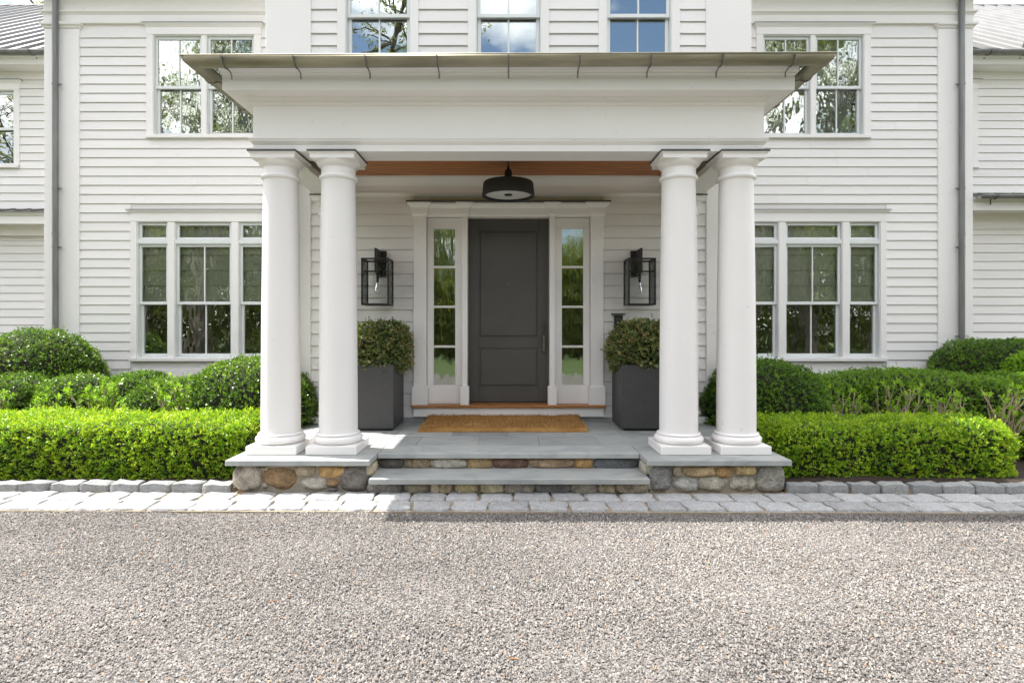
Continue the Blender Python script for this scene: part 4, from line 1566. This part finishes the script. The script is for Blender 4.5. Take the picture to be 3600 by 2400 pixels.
# twiggy shrubs coming into leaf
def twiggy(loc, h, w, nst, seed, lab, leafy, group='twiggy shrubs coming into leaf'):
    g = np.random.default_rng(seed)
    th = thing('young_shrub', loc, lab, 'shrub', group)
    P, Nn = [], []
    m = MB()
    for k in range(nst):
        a = -math.pi * (k + g.uniform(.1, .9)) / nst + math.pi * g.integers(0, 2) * .15
        out = w * g.uniform(.35, 1.0)
        hh = h * g.uniform(.75, 1.05)
        dx, dy = math.cos(a) * out, math.sin(a) * out * .45
        path = []
        for t in np.linspace(0, 1, 6):
            wob = .018 * g.normal(size=2) * (t > 0)
            path.append((dx * t ** .8 + wob[0], dy * t ** .8 + wob[1], hh * (t ** .9)))
        m.tube(path, list(np.linspace(.0125, .006, 6)), 5)
        tips = [(path[-1], path[-2])]
        for b in range(2 + int(g.integers(0, 2))):
            i = int(g.integers(2, 5))
            p0 = np.array(path[i])
            d = np.array([g.normal() * .5 + dx * .8, g.normal() * .4, .6 + .3 * g.uniform()])
            d /= np.linalg.norm(d)
            L = h * g.uniform(.18, .36)
            p1 = p0 + d * L * .5 + g.normal(size=3) * .012
            p2 = p0 + d * L + np.array([0, 0, .03])
            m.tube([p0, p1, p2], [.0062, .005, .004], 4)
            tips.append((p2, p1))
            if g.uniform() < leafy:
                P.append(p1); Nn.append(d)
        for a_, b_ in tips:
            a_, b_ = np.array(a_), np.array(b_)
            reps = 1 + (g.uniform() < leafy) + (g.uniform() < leafy * .6)
            for r_ in range(reps):
                P.append(a_ - (a_ - b_) * .35 * r_ + g.normal(size=3) * .008)
                Nn.append((a_ - b_) / np.linalg.norm(a_ - b_))
    o = link('stems', m.mesh('stems', M['twig']), th, loc)
    V, F, T = sprigs(np.array(P), np.array(Nn), g, 6, .052, .20, .03, .55, .2, up=.3, jit=.25, tip=.15)
    link('foliage', np_mesh('foliage', V, F, T, M['leaf_bright']), th, loc)
for loc, h, w, nst, seed, lab, leafy in (
    ((-6.35, 6.85, .05), .70, .30, 7, 51, 'leafy young shrub at the left picture edge behind the hedge', .9),
    ((-5.02, 6.85, .05), .74, .46, 12, 52, 'widest leafy young shrub, behind the middle of the left hedge', .95),
    ((-5.62, 6.78, .05), .58, .20, 5, 53, 'smallest leafy young shrub, rising just behind the left hedge', .9),
    ((-4.02, 6.85, .05), .76, .36, 9, 54, 'leafy young shrub beside the big boxwood left of the porch', .9),
    ((4.12, 6.95, .05), .66, .32, 8, 55, 'sparse bare-stemmed shrub nearest the right porch column', .08),
    ((4.75, 6.95, .05), .72, .36, 9, 56, 'bare-stemmed shrub with leafy tips behind the middle of the right hedge', .3),
    ((5.32, 6.9, .05), .66, .38, 8, 57, 'low forked shrub with pale stems before the dark hedge', .1),
    ((5.60, 6.36, .04), .84, .40, 11, 58, 'tallest pale many-stemmed shrub at the right end of the hedge', .05),
    ((5.98, 6.30, .04), .60, .25, 6, 59, 'thin pale shrub cut by the right picture edge', .35),
):
    twiggy(loc, h, w, nst, seed, lab, leafy)

# ------------------------------------------------------------------ crushed gravel
def gravel(n, seed):
    g = np.random.default_rng(seed)
    ylo, yhi = 2.28, 4.735
    y = np.sqrt(g.uniform(ylo ** 2, yhi ** 2, size=n))
    x = g.uniform(-.97, .98, size=n) * y
    keep = y < 4.70 + YAW * x
    x, y = x[keep], y[keep]
    n = len(x)
    r = .0049 * np.exp(g.normal(0, .28, size=n))
    rot = g.uniform(0, 6.28, size=n)
    el = g.uniform(.62, 1.0, size=n)
    h = r * g.uniform(.55, 1.05, size=n)
    z0 = -.034 + g.uniform(0, .010, size=n) + .006 * np.sin(x * 3.1) * np.sin(y * 4.3) + .004
    ang = np.arange(5) * np.pi * .4
    V = np.zeros((n, 7, 3))
    for k in range(5):
        rr = r * g.uniform(.78, 1.18, size=n)
        V[:, k, 0] = rr * np.cos(ang[k]); V[:, k, 1] = rr * np.sin(ang[k]) * el; V[:, k, 2] = -.35 * h * g.uniform(.3, 1.2, size=n)
    for k in range(2):
        rr = r * g.uniform(.2, .55, size=n)
        a = k * 3.14 + g.normal(0, .3, size=n)
        V[:, 5 + k, 0] = rr * np.cos(a); V[:, 5 + k, 1] = rr * np.sin(a) * el; V[:, 5 + k, 2] = h * g.uniform(.6, 1.15, size=n)
    # tip and turn each stone
    tx, ty = g.normal(0, .38, size=n), g.normal(0, .38, size=n)
    V[:, :, 2] += V[:, :, 0] * tx[:, None] + V[:, :, 1] * ty[:, None]
    c, s = np.cos(rot)[:, None], np.sin(rot)[:, None]
    X = V[:, :, 0] * c - V[:, :, 1] * s
    Y = V[:, :, 0] * s + V[:, :, 1] * c
    V[:, :, 0] = X + x[:, None]; V[:, :, 1] = Y + y[:, None]; V[:, :, 2] += z0[:, None]
    F0 = np.array([[0, 1, 5], [1, 6, 5], [1, 2, 6], [2, 3, 6], [3, 4, 6], [4, 5, 6], [4, 0, 5]])
    F = (F0[None] + 7 * np.arange(n)[:, None, None]).reshape(-1, 3)
    t = g.beta(2.1, 1.9, size=n)
    Q = np.stack([x, y, np.zeros(n)], 1)
    worn = clumps(Q * .16, 5, 9.0)
    track = np.exp(-((y - 3.15 - .05 * x) / .16) ** 2) + .7 * np.exp(-((y - 4.05 - .05 * x) / .14) ** 2)
    t = np.clip(t + .055 * worn + .05 * track, 0, 1)
    odd = g.uniform(size=n) < .02
    t = np.where(odd, .985, t * .93)
    return V.reshape(-1, 3), F, np.repeat(t, 7)
V, F, T = gravel(188000, 3)
o = link('gravel', np_mesh('gravel', V, F, T, M['pebble']))
tag(o, kind='stuff')

# fallen leaves and a twig or two
def fallen(name, loc, L, W, rz, mat, lab, cat):
    m = MB()
    c, s = math.cos(rz), math.sin(rz)
    pts = []
    for u in (-1, -.4, .3, 1):
        for v in (-1, 0, 1):
            w = W * (1 - abs(u) ** 2) if abs(u) < 1 else W * .06
            x, y, z = u * L, v * w, .004 + .35 * W * abs(v) + .10 * L * u * u
            pts.append((loc[0] + x * c - y * s, loc[1] + x * s + y * c, loc[2] + z))
    m.add(pts, [(i * 3 + j, i * 3 + j + 1, i * 3 + j + 4, i * 3 + j + 3) for i in range(3) for j in range(2)], True)
    o = part(m, name, mat, None)
    tag(o, lab, cat)
fallen('fallen_leaf', (-2.44, 5.12, .012), .035, .018, .2, 'dryleaf', 'curled brown leaf at the foot of the left stone base', 'leaf')
def twig(loc, L, rz, lab):
    m = MB()
    c, s = math.cos(rz), math.sin(rz)
    m.tube([(loc[0] + c * L * t, loc[1] + s * L * t, loc[2] + .004 * math.sin(t * 5)) for t in (-.5, -.2, .2, .5)], [.002, .0035, .0035, .0015], 5)
    o = part(m, 'twig', 'dryleaf', None)
    tag(o, lab, 'twig', 'dry twigs on the gravel')
twig((.02, 2.60, -.012), .055, -.35, 'orange-brown twig lying on the gravel near the bottom of the picture')
twig((-1.32, 3.15, -.012), .06, .05, 'thin reddish twig lying on the left part of the gravel')

# ------------------------------------------------------------------ trees
def tree(loc, h, spread, seed, lab, group, nleaf=2600, leaf=.13, bare=.25, seen=True):
    g = np.random.default_rng(seed)
    th = thing('tree', loc, lab, 'tree', group)
    m = MB()
    tips = []
    def limb(p, d, L, r, lev):
        n = 4
        pts, p = [p], np.array(p, float)
        d = np.array(d, float)
        for i in range(n):
            d = d + g.normal(size=3) * (.10 + .06 * lev)
            d[2] += .03
            d /= np.linalg.norm(d)
            p = p + d * L / n
            pts.append(p.copy())
        m.tube(pts, list(np.linspace(r, r * .55, n + 1)), 8 if lev == 0 else 5 if lev < 3 else 3, cap=False)
        if lev >= 2:
            tips.extend(pts[2:])
        if lev < 4:
            for k in range(4 if lev == 0 else 3):
                i = int(g.integers(2, n + 1)) if lev else int(g.integers(2, n + 1))
                a = g.uniform(0, 6.28)
                o = np.array([math.cos(a), math.sin(a), 0]) * spread
                nd = d * .75 + o * (.75 if lev == 0 else .6) + g.normal(size=3) * .15
                nd /= np.linalg.norm(nd)
                limb(pts[i], nd, L * g.uniform(.55, .78), r * (.5 if lev == 0 else .55), lev + 1)
    limb((0, 0, -.1), (0, 0, 1), h * .38, h * .020, 0)
    link('trunk', m.mesh('trunk', M['bark']), th, loc)
    tips = np.array(tips)
    P = tips[g.integers(0, len(tips), size=nleaf)] + g.normal(size=(nleaf, 3)) * .28
    V, F, T = sprigs(P, unit(g.normal(size=(nleaf, 3))), g, 3, leaf, .3, .12, .5, .25, up=.2)
    link('crown', np_mesh('crown', V, F, T, M['leaf_tree']), th, loc)

for k, (x, y, h, sp, nl) in enumerate(((-11.6, 21, 17, .9, 3600), (-14.6, 24, 18, .9, 3000), (11.9, 22, 16, .9, 1500), (15.0, 24, 17, .9, 1400))):
    lab = ('sparse leafy tree showing above the left roof ridge', 'tree at the top left corner behind the metal roof', 'nearly bare tree showing above the right roof ridge', 'tree at the top right corner behind the metal roof')[k]
    tree((x, y, 0), h, sp, 200 + k, lab, 'trees behind the house', nl, .16)
for k, (x, y, h, nl, br) in enumerate(((-7.4, -12, 26, 2800, .5), (-12.5, -13, 29, 4200, .8), (-17, -12, 29, 4200, .8), (-21.5, -14, 30, 3600, .8), (-27, -12, 21, 3600, .8),
                                       (12.8, -12, 25, 4200, .8), (17.2, -13, 26, 4200, .8), (22, -14, 26, 3600, .8), (28, -12, 21, 3600, .8), (4.9, -21, 12, 4200, .7), (-4.9, -21, 11.5, 4200, .7), (1.0, -27, 13, 4200, .6), (9.5, -25, 14, 5200, .6), (-3.5, -27, 14, 5200, .6))):
    tree((x, y, 0), h, br + .1, 300 + k, 'leafy tree across the drive, showing only as a reflection in the windows', 'trees across the drive', nl, .14)
g = np.random.default_rng(77)
n = 24000
P = np.stack([g.uniform(-36, 36, n), g.uniform(-21, -16, n), np.zeros(n)], 1)
top = 5.2 + 1.0 * np.sin(P[:, 0] * .55) + .7 * np.sin(P[:, 0] * 1.3 + 1) + 4.5 * np.clip((np.abs(P[:, 0]) - 7) / 6, 0, 1)
P[:, 2] = g.uniform(0, 1, n) ** .9 * top * g.uniform(.75, 1.1, n)
V, F, T = sprigs(P, unit(g.normal(size=(n, 3))), g, 3, .46, .32, .22, .45, .28, up=.3)
o = link('undergrowth', np_mesh('undergrowth', V, F, T, M['leaf_tree']))
tag(o, kind='stuff')
